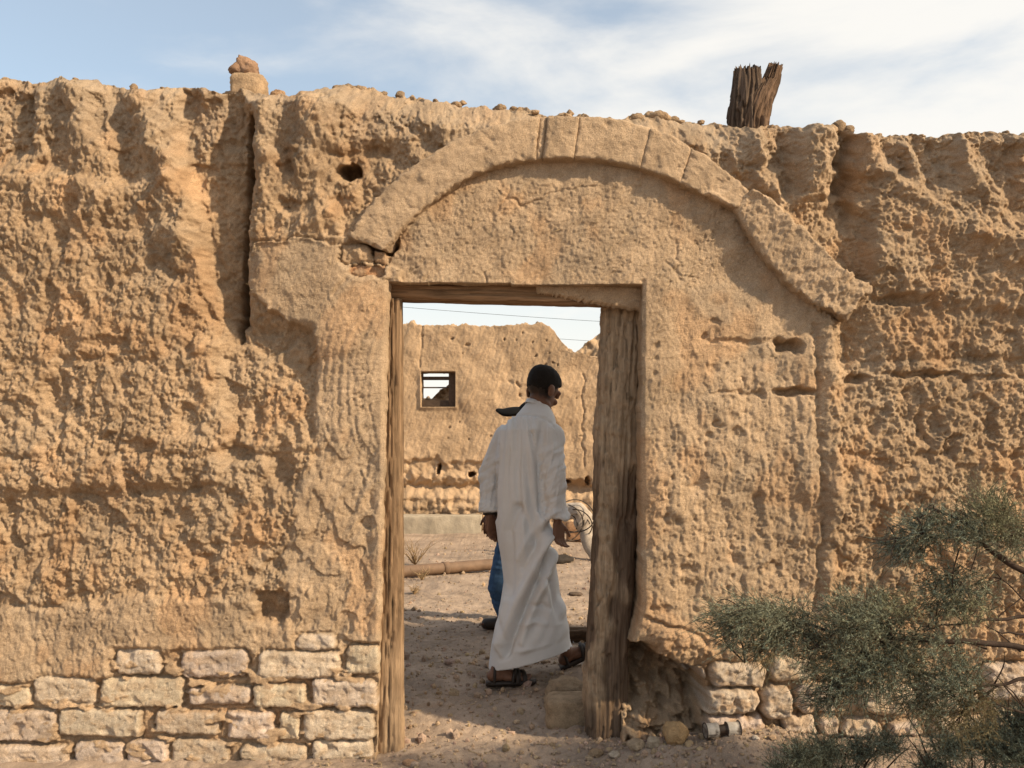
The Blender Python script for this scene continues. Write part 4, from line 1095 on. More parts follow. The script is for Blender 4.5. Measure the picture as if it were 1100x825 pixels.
def foot_shapes(mb, heel, d, up, k=1.0):
    """heel: point under the heel; d: towards the toes; up: sole normal"""
    d = unit(d); up = unit(up - d * (np.asarray(up) @ d)); s = np.cross(d, up)
    mb.add(*capsule(heel + k * (.025 * d + .032 * up), k * .031, heel + k * (.10 * d + .034 * up), k * .030))
    mb.add(*capsule(heel + k * (.06 * d + .055 * up), k * .030, heel + k * (.15 * d + .030 * up), k * .022))
    for e in (-1, 0, 1): mb.add(*capsule(heel + k * (.10 * d + .024 * up + s * e * .014), k * .022, heel + k * (.185 * d + .018 * up + s * e * .026), k * .017))
    for q in range(5):
        e = (q - 2) * .0175; L = (.245, .243, .236, .227, .215)[q]
        mb.add(*capsule(heel + k * (.18 * d + .015 * up + s * e), k * .011, heel + k * (L * d + .010 * up + s * e * 1.05), k * (.011 if q == 0 else .0085), 10))
def sandal(parent, heel, d, up, k=1.0):
    d = unit(d); up = unit(up - d * (np.asarray(up) @ d)); s = np.cross(d, up)
    mb = MB()
    out = [(-.012, 0), (-.006, .026), (.03, .034), (.09, .033), (.15, .043), (.20, .048), (.245, .040), (.268, .014), (.268, -.014), (.245, -.038), (.20, -.046), (.15, -.040), (.09, -.032), (.03, -.034), (-.006, -.026)]
    o = np.array(out); n = len(o)
    top = heel + k * (o[:, :1] * d + o[:, 1:] * s) + up * .004; bot = heel + k * (o[:, :1] * d + o[:, 1:] * s) * 1.0 - up * .020
    j = np.arange(n); j2 = (j + 1) % n
    mb.add(np.vstack([top, bot, top.mean(0), bot.mean(0)]), [np.stack([j, j2, j2 + n, j + n], -1), np.vstack([np.stack([j2, j, np.full(n, 2 * n)], -1), np.stack([j + n, j2 + n, np.full(n, 2 * n + 1)], -1)])], (1, 1, 1))
    def strap(x0, x1, w, h, wid):
        t = np.linspace(0, PI, 18); A = np.array([heel + k * ((x0 + (x1 - x0) * q / PI) * d + math.cos(q) * w * s + (math.sin(q) ** .7) * h * up) for q in t])
        B = A + k * wid * d; nn = np.gradient(A, axis=0); ou = np.cross(nn, d[None]); ou /= np.linalg.norm(ou, axis=1)[:, None] + 1e-9
        c_ = A.mean(0); sg = np.sign(((A - c_) * ou).sum(1))[:, None]; ou = ou * sg
        Q = np.stack([A, B, B + ou * .005, A + ou * .005], 1).reshape(-1, 3); m = len(A)
        mb.add(Q, gridf(m, 4, True))
    strap(.145, .155, .050, .058, .026); strap(.185, .175, .052, .050, .024); strap(.12, .17, .046, .072, .020)
    strap(.02, .045, .036, .085, .016)
    return mb.build('sandal', M_leather, parent)

def man_in_robe():
    y = 4.55
    loc = np.array([P(560, 0, 4.62)[0], 4.62, 0.0])
    root = empty('person', loc)
    tag(root, 'person walking inside the doorway in a long white robe and dark sandals', 'person')
    b = MB()
    pel = P(562, 570, 4.57); mid = P(562, 515, 4.56); che = P(563, 470, 4.54); nek = P(576, 442, 4.55); hc = P(582.5, 419.5, 4.56)
    shL, shR = P(543, 470, 4.62), P(590, 466, 4.45); elL, elR = P(526, 508, 4.66), P(595.5, 512, 4.41); wrL, wrR = P(526, 553, 4.62), P(599, 560, 4.43)
    hiL, hiR = P(572, 578, 4.64), P(555, 578, 4.56)
    ankR = P(534, 719, 4.565); ankL = P(608, 700, 4.83); knR = P(553, 650, 4.60); knL = P(594, 640, 4.72)
    for (p, r, q, s) in ((pel, .13, mid, .115), (mid, .115, che, .13), (che, .115, nek, .055), (nek, .052, hc - [0, 0, .05], .050), (che, .10, shL, .062), (che, .10, shR, .062),
                         (shL, .055, elL, .043), (elL, .042, wrL, .028), (shR, .055, elR, .043), (elR, .042, wrR, .028),
                         (pel, .12, hiL, .09), (pel, .12, hiR, .09), (hiR, .085, knR, .058), (knR, .058, ankR, .036), (hiL, .085, knL, .058), (knL, .058, ankL, .036)):
        hid = .72 if r > .08 or s > .08 else (.8 if q[2] < 1 else .9)
        b.add(*capsule(p, r * hid, q, s * hid))
    fw = np.array([.61, .59, -.53]); up = np.array([.38, .37, .85])
    head_shapes(b, hc, fw, up, 1.05)
    hand_shapes(b, wrL, np.array([.10, .05, -1]), np.array([.7, .7, 0]), 1.0, .30)
    hand_shapes(b, wrR, np.array([.08, -.02, -1]), np.array([.75, .6, .1]), 1.0, .5)
    dR = np.array([.97, .22, 0]); heR = np.array([P(524, 0, 4.55)[0], 4.545, .024]); upR = np.array([0, 0, 1.0])
    foot_shapes(b, heR, dR, upR); b.add(*capsule(heR + dR * .05 + upR * .05, .034, ankR, .036))
    dL = np.array([.90, .34, .40]); heL = np.array([P(603.5, 0, 4.83)[0], 4.83, .030]); upL = np.array([-.36, -.12, .92])
    foot_shapes(b, heL, dL, upL); b.add(*capsule(heL + unit(dL) * .05 + unit(upL) * .05, .034, ankL, .036))
    v, f, n = remesh(b, .0048, 3)
    SK = np.array([0.155, 0.078, 0.048]); cc = np.empty((len(v), 3)); cc[:] = SK
    fq, uq_, rq = basis(fw, up); lq = v - hc; lx, ly, lz = lq @ rq, lq @ fq, lq @ uq_
    st = sstep(-.085, -.030, lz + .012 * n3(v, 40, 7)) * sstep(.05, .02, ly + .3 * np.maximum(0, -lz)) * (np.abs(lx) < .074) * (lz > -.10)
    cc = cc * (1 - st[:, None]) + np.array([.022, .015, .012]) * st[:, None]
    obj('body', v, f, M_skin, root, None, cc)
    hv, hf = hair_mesh(hc, fw, up, 1.05); obj('hair', hv, hf, M_hair, root)
    sandal(root, heR, dR, upR); sandal(root, heL, dL, upL)
    # watch on the left wrist
    wd = unit(elL - wrL); cw = wrL + wd * .005; aa = unit(np.cross(wd, [0, 1, 0])); bb = np.cross(wd, aa)
    ring = np.array([cw + .032 * (math.cos(t) * aa + math.sin(t) * bb) for t in np.linspace(0, 2 * PI, 24)])
    mb = MB(); mb.add(*tube(ring, .007, 8)); mb.add(*ball(cw - .034 * aa, (.008, .016, .016))); mb.build('wristwatch', M_leather, root)
    # robe
    rb = MB()
    rows = [(430, 568, 586, 4.555, .055), (437, 562, 590, 4.555, .075), (444, 556, 594, 4.55, .10), (452, 547, 597, 4.545, .125), (462, 536, 598, 4.54, .14), (480, 532.5, 595, 4.54, .145), (510, 533, 593, 4.55, .14),
            (540, 534, 591, 4.555, .14), (560, 534, 592, 4.56, .15), (580, 535, 593, 4.57, .155), (600, 538.5, 596, 4.585, .16), (625, 541, 601.5, 4.60, .17), (650, 537.5, 606, 4.62, .18), (675, 531.5, 610.5, 4.635, .19), (692, 528, 613, 4.645, .195), (710, 525.5, 616, 4.655, .20), (722, 524, 618.5, 4.66, .20)]
    rows = np.array(rows); vr = np.linspace(430, 722, 110)
    n = 96; th = np.linspace(0, 2 * PI, n, endpoint=False); V = []
    for w in vr:
        a, e, yc, ht = (np.interp(w, rows[:, 0], rows[:, k]) for k in (1, 2, 3, 4))
        cu = (a + e) / 2; hw = (e - a) / 2
        ex = 2.4
        kk = (np.abs(np.cos(th)) ** ex + np.abs(np.sin(th)) ** ex) ** (-1 / ex)
        x = (cu - CU + hw * kk * np.cos(th)) / F * yc
        yy = yc + ht * kk * np.sin(th) - .28 * (x - (cu - CU) / F * yc) * (1 if w < 600 else max(0, 1 - (w - 600) / 60))   # turned: right shoulder nearer
        hem = 716 - (cu + hw * np.cos(th) - 528) * .30
        wv = np.minimum(w, hem)
        z = H + (CV - wv) / F * yc
        V.append(np.stack([x, yy, z], -1))
    V = np.array(V); m = len(vr)
    vs = np.vstack([V.reshape(-1, 3), V[0].mean(0), V[-1].mean(0)]); j = np.arange(n); j2 = (j + 1) % n
    rb.add(vs, [gridf(m, n, True)[:, ::-1], np.vstack([np.stack([np.full(n, m * n), j, j2], -1), np.stack([np.full(n, m * n + 1), (m - 1) * n + j2, (m - 1) * n + j], -1)])])
    for (s_, e_, w_, g) in ((shL, elL, wrL, 1), (shR, elR, wrR, -1)):
        w0 = e_ + (w_ - e_) * .72; w1 = e_ + (w_ - e_) * .93
        rb.add(*capsule(s_ + (che - s_) * .25, .072, s_, .068)); rb.add(*capsule(s_, .070, e_, .062)); rb.add(*capsule(e_, .062, w0, .054))
        rb.add(*tube([w0 - (w_ - e_) * .06, w0 - (w_ - e_) * .02, w0, w1, w1 + (w_ - e_) * .02], [.050, .060, .063, .066, .050], 20))
    vv, ff, nn = remesh(rb, .0055, 5)
    u = CU + vv[:, 0] / vv[:, 1] * F; w = CV - (vv[:, 2] - H) / vv[:, 1] * F
    front = sstep(.3, -.3, nn[:, 1]) * .8 + .2
    sleeveR = sstep(577, 581, u) * sstep(560, 552, w) * sstep(470, 485, w); sleeveL = sstep(538, 534, u) * sstep(480, 500, w) * sstep(562, 556, w)
    torso = (1 - sleeveR) * (1 - sleeveL)
    d = np.zeros(len(vv))
    # gathers below the yoke, long soft folds down the back
    sp = (u - 566) * (1 - .0012 * (w - 450))
    d += torso * .016 * fbm(sp / 12 + .3 * perlin(w / 70, u / 60, 51), w / 150, 52, 2, .45) * sstep(446, 466, w) * sstep(640, 560, w)
    for q, (ua, ub, vb, h) in enumerate(((552, 548, 520, 1), (557, 555, 505, .8), (561, 561, 540, 1), (566, 570, 500, .8), (571, 577, 530, .9), (547, 541, 560, .8), (577, 583, 490, .6))):
        dist, t = polyline(u, w, [(ua, 449), ((ua + ub) / 2 + 1, (449 + vb) / 2), (ub, vb)]); d += h * .007 * (1 - t) * np.exp(-(dist / 1.7) ** 2)
    dist, t = polyline(u, w, [(546, 448), (565, 445), (585, 449), (596, 458)]); d -= .004 * np.exp(-(dist / 1.3) ** 2)
    # yoke pleats
    # hip pull
    for pts, wd, dp in (([(594, 580), (584, 610), (564, 650), (548, 690), (542, 712)], 4.5, -.020), ([(588, 578), (574, 610), (556, 645), (540, 690)], 5.5, .014), ([(596, 590), (590, 615), (575, 648), (560, 690)], 4, .010), ([(556, 545), (548, 570), (550, 600), (548, 640)], 4, -.010),
                        ([(592, 560), (576, 585), (562, 610)], 3.5, -.008), ([(585, 555), (570, 575), (556, 600)], 3.5, .006), ([(560, 545), (566, 560), (572, 580)], 4, -.007)):
        dist, t = polyline(u, w, pts); d += 1.5 * dp * np.exp(-(dist / wd) ** 2) * (1 - .4 * t)
    low = sstep(600, 640, w)
    d += low * .012 * fbm((u + .45 * w) / 22, (w - .4 * u) / 90, 55, 2) * sstep(548, 562, u)
    for pts, wd, dp in (([(572, 628), (588, 622), (598, 630)], 3, -.008), ([(564, 652), (582, 650), (600, 658)], 3, -.008), ([(556, 672), (575, 668), (596, 672)], 3.4, .007), ([(590, 600), (596, 640), (604, 684)], 4, -.010), ([(575, 610), (590, 640), (594, 690)], 5, .008), ([(535, 660), (541, 680), (548, 712)], 3, -.008), ([(533, 690), (540, 705), (545, 716)], 3, .008), ([(552, 700), (575, 698), (605, 688)], 3, .005), ([(545, 640), (538, 670), (533, 714)], 4, .010)):
        dist, t = polyline(u, w, pts); d += dp * np.exp(-(dist / wd) ** 2) * np.sin(np.clip(t * 1.1 + .08, 0, 1) * PI) ** .5
    # sleeves
    d += .42 * (sleeveR + sleeveL) * (.012 * fbm((u + .2 * w) / 6, w / 40, 57, 2) + .009 * fbm((w + .6 * u) / 7, u / 20, 58, 2))
    dist, t = polyline(u, w, [(572, 466), (577, 500), (580, 548)]); d -= .014 * np.exp(-(dist / 2.6) ** 2)
    dist, t = polyline(u, w, [(536, 478), (536, 510), (535, 545)]); d -= .008 * np.exp(-(dist / 2.2) ** 2)
    vv = vv + nn * (2.0 * d * front * sstep(0, 9, 716 - (u - 528) * .30 - w))[:, None]
    ro = obj('robe', vv, ff, M_cloth, root)
    # stand-up collar
    col = np.array([nek + np.array([0, 0, .005]) + (.058 * math.cos(t)) * np.array([.8, .5, -.38]) + (.056 * math.sin(t)) * np.array([-.55, .83, .05]) + np.array([-.006, -.006, .024]) for t in np.linspace(0, 2 * PI, 40)])
    A = np.vstack([col[None], (col + np.array([.008, .004, .022]) - (col - col.mean(0)) * .06)[None], (col + np.array([.008, .004, .022]) - (col - col.mean(0)) * .12)[None], (col - (col - col.mean(0)) * .08)[None]])
    obj('collar', A.reshape(-1, 3), [gridf(4, 40)], M_cloth, root)
man_in_robe()

def man_in_cap():
    y = 6.0; root = empty('person', np.array([P(548, 0, y)[0], y, 0.0]))
    tag(root, 'person in a black cap and blue jeans mostly hidden behind the robed figure', 'person')
    b = MB(); fw = np.array([-1, .15, -.12]); up = np.array([-.1, 0, 1])
    hc = P(571, 446, y); nek = P(569, 465, y); che = P(562, 490, y); mid = P(560, 525, y); pel = P(560, 562, y)
    sN, sF = P(554, 481, y - .17), P(554, 481, y + .17); eN, eF = P(533, 523, y - .24), P(533, 523, y + .2); wN, wF = P(526, 552, y - .2), P(530, 556, y + .12)
    hN, hF = P(550, 570, y - .085), P(560, 570, y + .085); kN, kF = P(536, 632, y - .09), P(572, 622, y + .09); aN, aF = P(548, 674, y - .06), P(592, 662, y + .09)
    for (p, r, q, s) in ((pel, .12, mid, .11), (mid, .11, che, .125), (che, .11, nek, .06), (nek, .055, hc - [0, 0, .05], .05), (che, .09, sN, .062), (che, .09, sF, .062), (sN, .055, eN, .042), (eN, .042, wN, .028), (sF, .055, eF, .042), (eF, .042, wF, .028),
                         (pel, .11, hN, .09), (pel, .11, hF, .09), (hN, .085, kN, .056), (kN, .056, aN, .036), (hF, .085, kF, .056), (kF, .056, aF, .036)):
        b.add(*capsule(p, r, q, s))
    head_shapes(b, hc, fw, up)
    hand_shapes(b, wN, np.array([-.1, 0, -1]), np.array([-.9, .2, 0]), 1, .35); hand_shapes(b, wF, np.array([-.1, 0, -1]), np.array([-.9, -.2, 0]), 1, .35)
    for a in (aN, aF): foot_shapes(b, np.array([a[0] + .05, a[1], .03]), np.array([-1, .05, 0]), np.array([0, 0, 1.0])); b.add(*capsule(np.array([a[0] + .01, a[1], .06]), .035, a, .036))
    v, f, n = remesh(b, .006, 3); obj('body', v, f, M_skin, root, None, np.broadcast_to(np.array([.10, .045, .028]), v.shape))
    s = MB()
    for (p, r, q, t) in ((pel + [0, 0, .03], .135, mid, .125), (mid, .125, che, .138), (che, .125, nek - [0, 0, .03], .07), (che, .10, sN, .074), (che, .10, sF, .074), (sN, .068, eN, .056), (eN, .055, eN + (wN - eN) * .7, .046), (sF, .068, eF, .056), (eF, .055, eF + (wF - eF) * .7, .046)): s.add(*capsule(p, r, q, t))
    v, f, n = remesh(s, .008, 4); v = v + n * (.006 * n3(v, 9, 3))[:, None]; obj('shirt', v, f, M_shirt, root)
    s = MB()
    for (p, r, q, t) in ((pel + [0, 0, .02], .13, pel - [0, 0, .05], .13), (pel, .12, hN, .10), (pel, .12, hF, .10), (hN, .100, kN, .078), (kN, .078, aN, .062), (hF, .100, kF, .078), (kF, .078, aF, .062)): s.add(*capsule(p, r, q, t))
    v, f, n = remesh(s, .008, 4); v = v + n * (.006 * n3(v, 11, 5) + .004 * n3(v * [1, 1, 2.5], 16, 8))[:, None]; obj('jeans', v, f, M_denim, root)
    for a in (aN, aF):
        s = MB(); s.add(*capsule(np.array([a[0] + .07, a[1], .04]), .042, np.array([a[0] - .165, a[1], .036]), .042)); s.add(*capsule(np.array([a[0] + .02, a[1], .06]), .046, a + [0, 0, -.02], .046))
        v, f, n = remesh(s, .008, 3); v[:, 2] = np.maximum(v[:, 2], .004); obj('shoe', v, f, M_leather, root)
    f_, u_, r_ = basis(fw, up); R = np.stack([r_, f_, u_], 1)
    s = MB(); v, fs = ball((0, 0, 0), (1, 1, 1), None, 48, 32); z = v[:, 2]; v = v * np.array([.088, .108, .078]); v[:, 2] = np.where(z < 0, z * .01, v[:, 2]); s.add(v @ R.T + hc + u_ * .030 - f_ * .012, fs)
    v, fs = ball((0, 0, 0), (1, 1, 1), None, 40, 24); v = v * np.array([.085, .115, .032]); v[:, 2] += -.045 * (v[:, 0] / .085) ** 2 * .5 + .022 * sstep(.05, .115, v[:, 1]); v[:, 1] += .14
    s.add(v @ R.T + hc + u_ * .044, fs)
    s.build('cap', M_cap, root)
man_in_cap()

# ================================================================ SHRUB
BP = None
def branch_tube(mb, pts, r0, r1, col=None, seed=0, n=None):
    L = sum(np.linalg.norm(np.array(pts[i + 1]) - np.array(pts[i])) for i in range(len(pts) - 1)); n = n or max(8, int(L / .012))
    p = spline(pts, n); k = np.arange(n)
    w = .010 * np.minimum(1, L)
    BP.append(p) if BP is not None else None
    p = p + w * np.stack([perlin(k / 9.0, k * 0 + s, seed + 3) for s in (.3, 2.3, 4.3)], -1)
    rad = np.linspace(r0, r1, n) * (1 + .15 * perlin(k / 4, k * 0, seed + 9))
    v, f = tube(p, rad, 7); mb.add(v, f, col); return p

def sprays(centers, radii, n, col, seed, twig=(.05, .10), nn=16, needle=(.010, .020), width=.0011, droop=.2, main=None):
    """feathery twigs: vectorised thin needles round each twig. Returns verts, faces, colours"""
    rr = np.random.default_rng(seed)
    c = np.asarray(centers, float); r = np.asarray(radii, float)
    d = rr.normal(size=(n, 3)); d /= np.linalg.norm(d, axis=1)[:, None]
    p = c + d * r * (rr.uniform(0, 1, n) ** .5)[:, None] * .9
    td = d * .7 + rr.normal(size=(n, 3)) * .55 + np.array([-.25, 0, -droop]); td /= np.linalg.norm(td, axis=1)[:, None]
    if main is not None: td = td + np.asarray(main); td /= np.linalg.norm(td, axis=1)[:, None]
    L = rr.uniform(*twig, n)
    p = p - td * L[:, None] * .5
    t = (np.arange(nn) + rr.uniform(0, 1, (n, nn))) / nn
    bend = rr.normal(size=(n, 3)) * .25
    base = p[:, None, :] + td[:, None, :] * (L[:, None] * t)[..., None] + bend[:, None, :] * (L[:, None] * t ** 2)[..., None]
    nd = td[:, None, :] * .9 + rr.normal(size=(n, nn, 3)) * .55; nd /= np.linalg.norm(nd, axis=2)[..., None]
    ln = rr.uniform(*needle, (n, nn)) * (1.1 - .5 * t)
    side = np.cross(nd, rr.normal(size=(n, nn, 3))); side /= np.linalg.norm(side, axis=2)[..., None] + 1e-9
    w = width * rr.uniform(.7, 1.3, (n, nn))
    a = base - side * w[..., None]; b = base + side * w[..., None]; e = base + nd * ln[..., None]
    V = np.stack([a, b, e], 2).reshape(-1, 3)
    tc = (rr.uniform(.55, 1.4, (n, 1)) * rr.uniform(.85, 1.15, (n, nn)))[..., None] * np.asarray(col)
    C = np.repeat(tc.reshape(-1, 3), 3, 0)
    Fc = np.arange(len(V)).reshape(-1, 3)
    # twig spines as thin three-sided stems
    k = 5; tt = np.linspace(0, 1, k)
    sp = p[:, None, :] + td[:, None, :] * (L[:, None] * tt)[..., None] + bend[:, None, :] * (L[:, None] * tt ** 2)[..., None]
    s1 = np.cross(td, rr.normal(size=(n, 3))); s1 /= np.linalg.norm(s1, axis=1)[:, None]; s2 = np.cross(td, s1)
    wr = .0011 * (1 - .7 * tt)
    ring = np.stack([sp + (s1[:, None] * math.cos(q) + s2[:, None] * math.sin(q)) * wr[None, :, None] for q in (0, 2.1, 4.2)], 2)
    V2 = ring.reshape(-1, 3); F2 = []
    g = gridf(k, 3, True); F2 = (g[None] + (np.arange(n) * k * 3)[:, None, None]).reshape(-1, 4) + len(V)
    C2 = np.repeat(np.array([[.085, .075, .045]]), len(V2), 0)
    return np.vstack([V, V2]), [Fc, F2], np.vstack([C, C2])

G1 = (0.225, 0.248, 0.178); G2 = (0.180, 0.215, 0.166); G3 = (0.26, 0.26, 0.155); G4 = (.155, .12, .06)
def shrub():
    yb = 2.25; k = yb / F
    root = empty('tamarisk_shrub', np.array([1.95, 2.45, -.09]))
    tag(root, 'feathery grey-green tamarisk reaching in from the side before the wall', 'shrub')
    global BP
    BP = []
    br = MB(); q = lambda u, v, y=yb: P(u, v, y)
    trunk = branch_tube(br, [np.array([1.95, 2.45, -.12]), np.array([1.93, 2.42, .3]), np.array([1.88, 2.38, .75]), np.array([1.85, 2.35, 1.3])], .035, .016, None, 1)
    hubs = [np.array([1.90, 2.40, .62]), np.array([1.88, 2.38, .8]), np.array([1.86, 2.37, 1.0])]
    branch_tube(br, [hubs[0], q(1180, 705), q(1100, 697), q(1040, 690), q(985, 688), q(945, 686), q(880, 674), q(840, 662), q(800, 655)], .011, .0016, None, 2)
    branch_tube(br, [hubs[2], q(1170, 640), q(1100, 612), q(1060, 588), q(1044, 568), q(1020, 555), q(998, 547), q(986, 556)], .012, .0014, None, 3)
    branch_tube(br, [hubs[2], q(1180, 576), q(1100, 575), q(1070, 575), q(1050, 572)], .008, .002, None, 4)
    branch_tube(br, [q(1056, 582), q(1020, 578), q(990, 577), q(950, 579), q(918, 576)], .0026, .0008, None, 5)
    branch_tube(br, [hubs[1], q(1170, 655), q(1100, 661), q(1060, 668), q(1020, 672), q(990, 677)], .008, .0012, None, 6)
    branch_tube(br, [hubs[0], q(1150, 735), q(1100, 728), q(1075, 736), q(1050, 742), q(1026, 748)], .008, .0012, None, 7)
    branch_tube(br, [q(1072, 736), q(1050, 752), q(1032, 768), q(1034, 800)], .003, .0012, None, 8)
    branch_tube(br, [hubs[1], q(1150, 690), q(1100, 681), q(1075, 680), q(1056, 671)], .006, .001, None, 9)
    branch_tube(br, [hubs[0], q(1150, 775), q(1100, 765), q(1085, 762), q(1068, 756)], .006, .001, None, 10)
    branch_tube(br, [q(1100, 640), q(1075, 660), q(1060, 676)], .002, .0008, None, 11)
    for k_, pts in enumerate(([(1050, 585), (1048, 598), (1042, 615)], [(1030, 590), (1026, 605), (1022, 620)], [(1096, 700), (1078, 684), (1060, 670)], [(1060, 697), (1036, 690), (1010, 700), (1000, 708)], [(1020, 692), (1005, 680), (995, 672)], [(1100, 760), (1090, 745), (1080, 736), (1068, 724)], [(985, 556), (990, 566), (988, 576)], [(1078, 736), (1092, 752), (1102, 760)], [(1100, 645), (1086, 630), (1076, 622)], [(1068, 735), (1078, 715), (1079, 700)],
                                      [(1044, 566), (1058, 574), (1066, 578)], [(900, 676), (885, 690), (870, 706), (866, 722)], [(860, 668), (835, 690), (812, 704), (800, 712)], [(930, 684), (925, 720), (930, 760), (950, 770)], [(945, 686), (965, 710), (985, 730), (1000, 752)])):
        branch_tube(br, [q(a, b, yb + .02 * (k_ % 5 - 2)) for a, b in pts], .0026, .0009, None, 20 + k_)
    fo = MB()
    #      u,   v,  ru, rv,  n, colour, main drift
    cl = [(1062, 552, 28, 26, 420, G3, (0, 0, .8)), (1085, 580, 30, 22, 200, G1, (0, 0, .2)), (1040, 575, 24, 16, 150, G1, (-.2, 0, .1)),
          (990, 575, 32, 22, 330, G2, (-.3, 0, .1)), (965, 592, 22, 15, 160, G2, (-.6, 0, -.1)), (1000, 560, 22, 16, 120, G2, (-.3, 0, .3)),
          (1022, 632, 28, 24, 320, G2, (-.1, 0, -.2)), (1035, 655, 24, 14, 130, G3, (0, 0, -.2)), (1000, 650, 20, 18, 100, G1, None),
          (1055, 632, 18, 24, 70, G1, None),
          (775, 668, 24, 15, 190, G1, (-.7, 0, .15)), (805, 660, 32, 18, 330, G1, (-.5, 0, .2)), (840, 668, 32, 22, 380, G1, (-.3, 0, .2)), (820, 688, 30, 16, 220, G2, (-.2, 0, -.3)), (785, 690, 16, 12, 60, G2, (-.5, 0, -.2)),
          (875, 690, 34, 30, 430, G1, (-.2, 0, .2)), (915, 660, 36, 24, 480, G1, (-.2, 0, .4)), (945, 680, 44, 34, 650, G1, (-.2, 0, .1)), (925, 720, 50, 30, 750, G2, (-.2, 0, -.2)), (895, 735, 34, 26, 300, G2, (-.2, 0, -.3)),
          (975, 720, 36, 26, 330, G1, None), (1015, 735, 30, 24, 260, G2, (0, 0, .1)), (1030, 715, 24, 20, 130, G2, None), (985, 760, 34, 20, 200, G1, (0, 0, -.2)), (1035, 770, 28, 26, 200, G4, (0, 0, -.2)), (880, 755, 22, 14, 80, G2, (0, 0, -.4)), (1050, 745, 20, 24, 120, G4, None),
          (815, 705, 14, 12, 40, G4, (0, 0, -.6)), (960, 645, 22, 14, 110, G3, (0, 0, .5)), (1000, 690, 26, 16, 110, G1, None)]
    rr = np.random.default_rng(77)
    pts_ = np.vstack(BP); BP = None
    for i, (u, v, ru, rv, n, c, m) in enumerate(cl):
        ce = P(u, v, yb); a = pts_[np.argmin(((pts_ - ce) ** 2).sum(1) + .02 * (pts_[:, 0] < ce[0] - .01))]
        for j_ in range(4):
            e = ce + rr.normal(size=3) * np.array([ru * .55, 14, rv * .55]) * yb / F
            branch_tube(br, [a, a * .45 + e * .55 + rr.normal(size=3) * .012 + [0, 0, .01], e], .0018, .0006, None, 60 + i * 4 + j_, 14)
    br.build('branch', M_bark, root)
    for i, (u, v, ru, rv, n, c, m) in enumerate(cl):
        yy = yb + rr.uniform(-.05, .05)
        V, Fc, C = sprays(P(u, v, yy), np.array([ru * 1.3 * yy / F, .09 + .05 * rr.uniform(), rv * 1.38 * yy / F]), int(n * .68), c, 300 + i, twig=(.035, .10), nn=22, needle=(.007, .017), width=.00062, main=m)
        fo.add(V, Fc, C)
    for i, (x, y, z, r, n) in enumerate(((1.62, 2.36, 1.02, .20, 700), (1.80, 2.45, 1.22, .24, 900), (1.66, 2.30, .74, .18, 500), (1.95, 2.40, .95, .26, 900), (2.0, 2.5, 1.45, .24, 800), (1.75, 2.4, 1.5, .18, 500), (2.1, 2.4, 1.15, .25, 800), (1.72, 2.5, .45, .2, 500), (2.02, 2.78, 1.0, .24, 1100), (2.18, 2.7, 1.22, .24, 1000), (1.98, 2.86, .78, .18, 800), (2.3, 2.6, 1.4, .25, 900), (2.1, 2.9, .6, .2, 700))):
        V, Fc, C = sprays((x, y, z), (r, r, r), n, (G1, G2, G3)[i % 3], 400 + i, twig=(.05, .1), nn=14, needle=(.010, .02), width=.0011)
        fo.add(V, Fc, C)
    fo.build('foliage', M_leaf, root)
    # low bushes along the bottom edge
    def low_bush(label, u, v, y, cl, stems, seed):
        base = np.array([P(u, 0, y)[0], y, float(gz(np.array(P(u, 0, y)[0]), np.array(y)))])
        r2 = empty('tamarisk_shrub', base); tag(r2, label, 'shrub')
        s = MB()
        for k_, (a, b) in enumerate(stems): branch_tube(s, [base - [0, 0, .03], base * .5 + P(a, b, y) * .5 + [0, .02, .03], P(a, b, y)], .006, .0012, None, seed + k_)
        s.build('branch', M_bark, r2)
        f_ = MB()
        for i, (a, b, ru, rv, n, c) in enumerate(cl):
            V, Fc, C = sprays(P(a, b, y + .04 * (i % 3 - 1)), np.array([ru, ru * .9, rv]) * y / F, n, c, seed + 40 + i, twig=(.04, .09), nn=18, needle=(.008, .017), width=.0009, droop=-.5)
            f_.add(V, Fc, C)
        f_.build('foliage', M_leaf, r2)
    low_bush('low pale green tamarisk bush growing from the earth below the wall stones', 885, 860, 2.75, [(860, 812, 26, 18, 260, G1), (890, 806, 26, 16, 280, G1), (925, 806, 26, 20, 220, G2), (955, 800, 22, 16, 140, G2), (835, 824, 16, 10, 90, G1), (900, 836, 60, 20, 400, G2)],
             [(850, 800), (872, 795), (892, 792), (915, 790), (940, 782), (960, 780), (978, 800)], 500)
    low_bush('low dark tamarisk bush with bare twigs under the long feathery branch', 1060, 870, 2.6, [(1020, 800, 26, 18, 240, G2), (1055, 792, 30, 22, 330, G1), (1092, 775, 26, 24, 300, G2), (1085, 808, 34, 22, 380, G2), (1110, 800, 30, 30, 260, G1), (1000, 820, 26, 12, 140, G2), (1060, 840, 60, 20, 300, G2)],
             [(968, 752), (990, 768), (975, 790), (1010, 780), (1040, 765), (1062, 760), (1085, 745), (1100, 750), (985, 805), (1000, 795)], 560)
shrub()

# ================================================================ LIGHT, SKY, CAMERA
AZ, ELV = math.radians(28), math.radians(32.5)
sdir = np.array([math.cos(ELV) * math.cos(AZ), -math.cos(ELV) * math.sin(AZ), math.sin(ELV)])
sun = bpy.data.lights.new('sun', 'SUN'); sun.energy = 5.0; sun.angle = math.radians(1.5); sun.color = (1.0, 0.80, 0.545)
so = bpy.data.objects.new('sun', sun); COL.objects.link(so); so.rotation_euler = Vector(sdir).to_track_quat('Z', 'Y').to_euler(); so.location = (8, -6, 8)

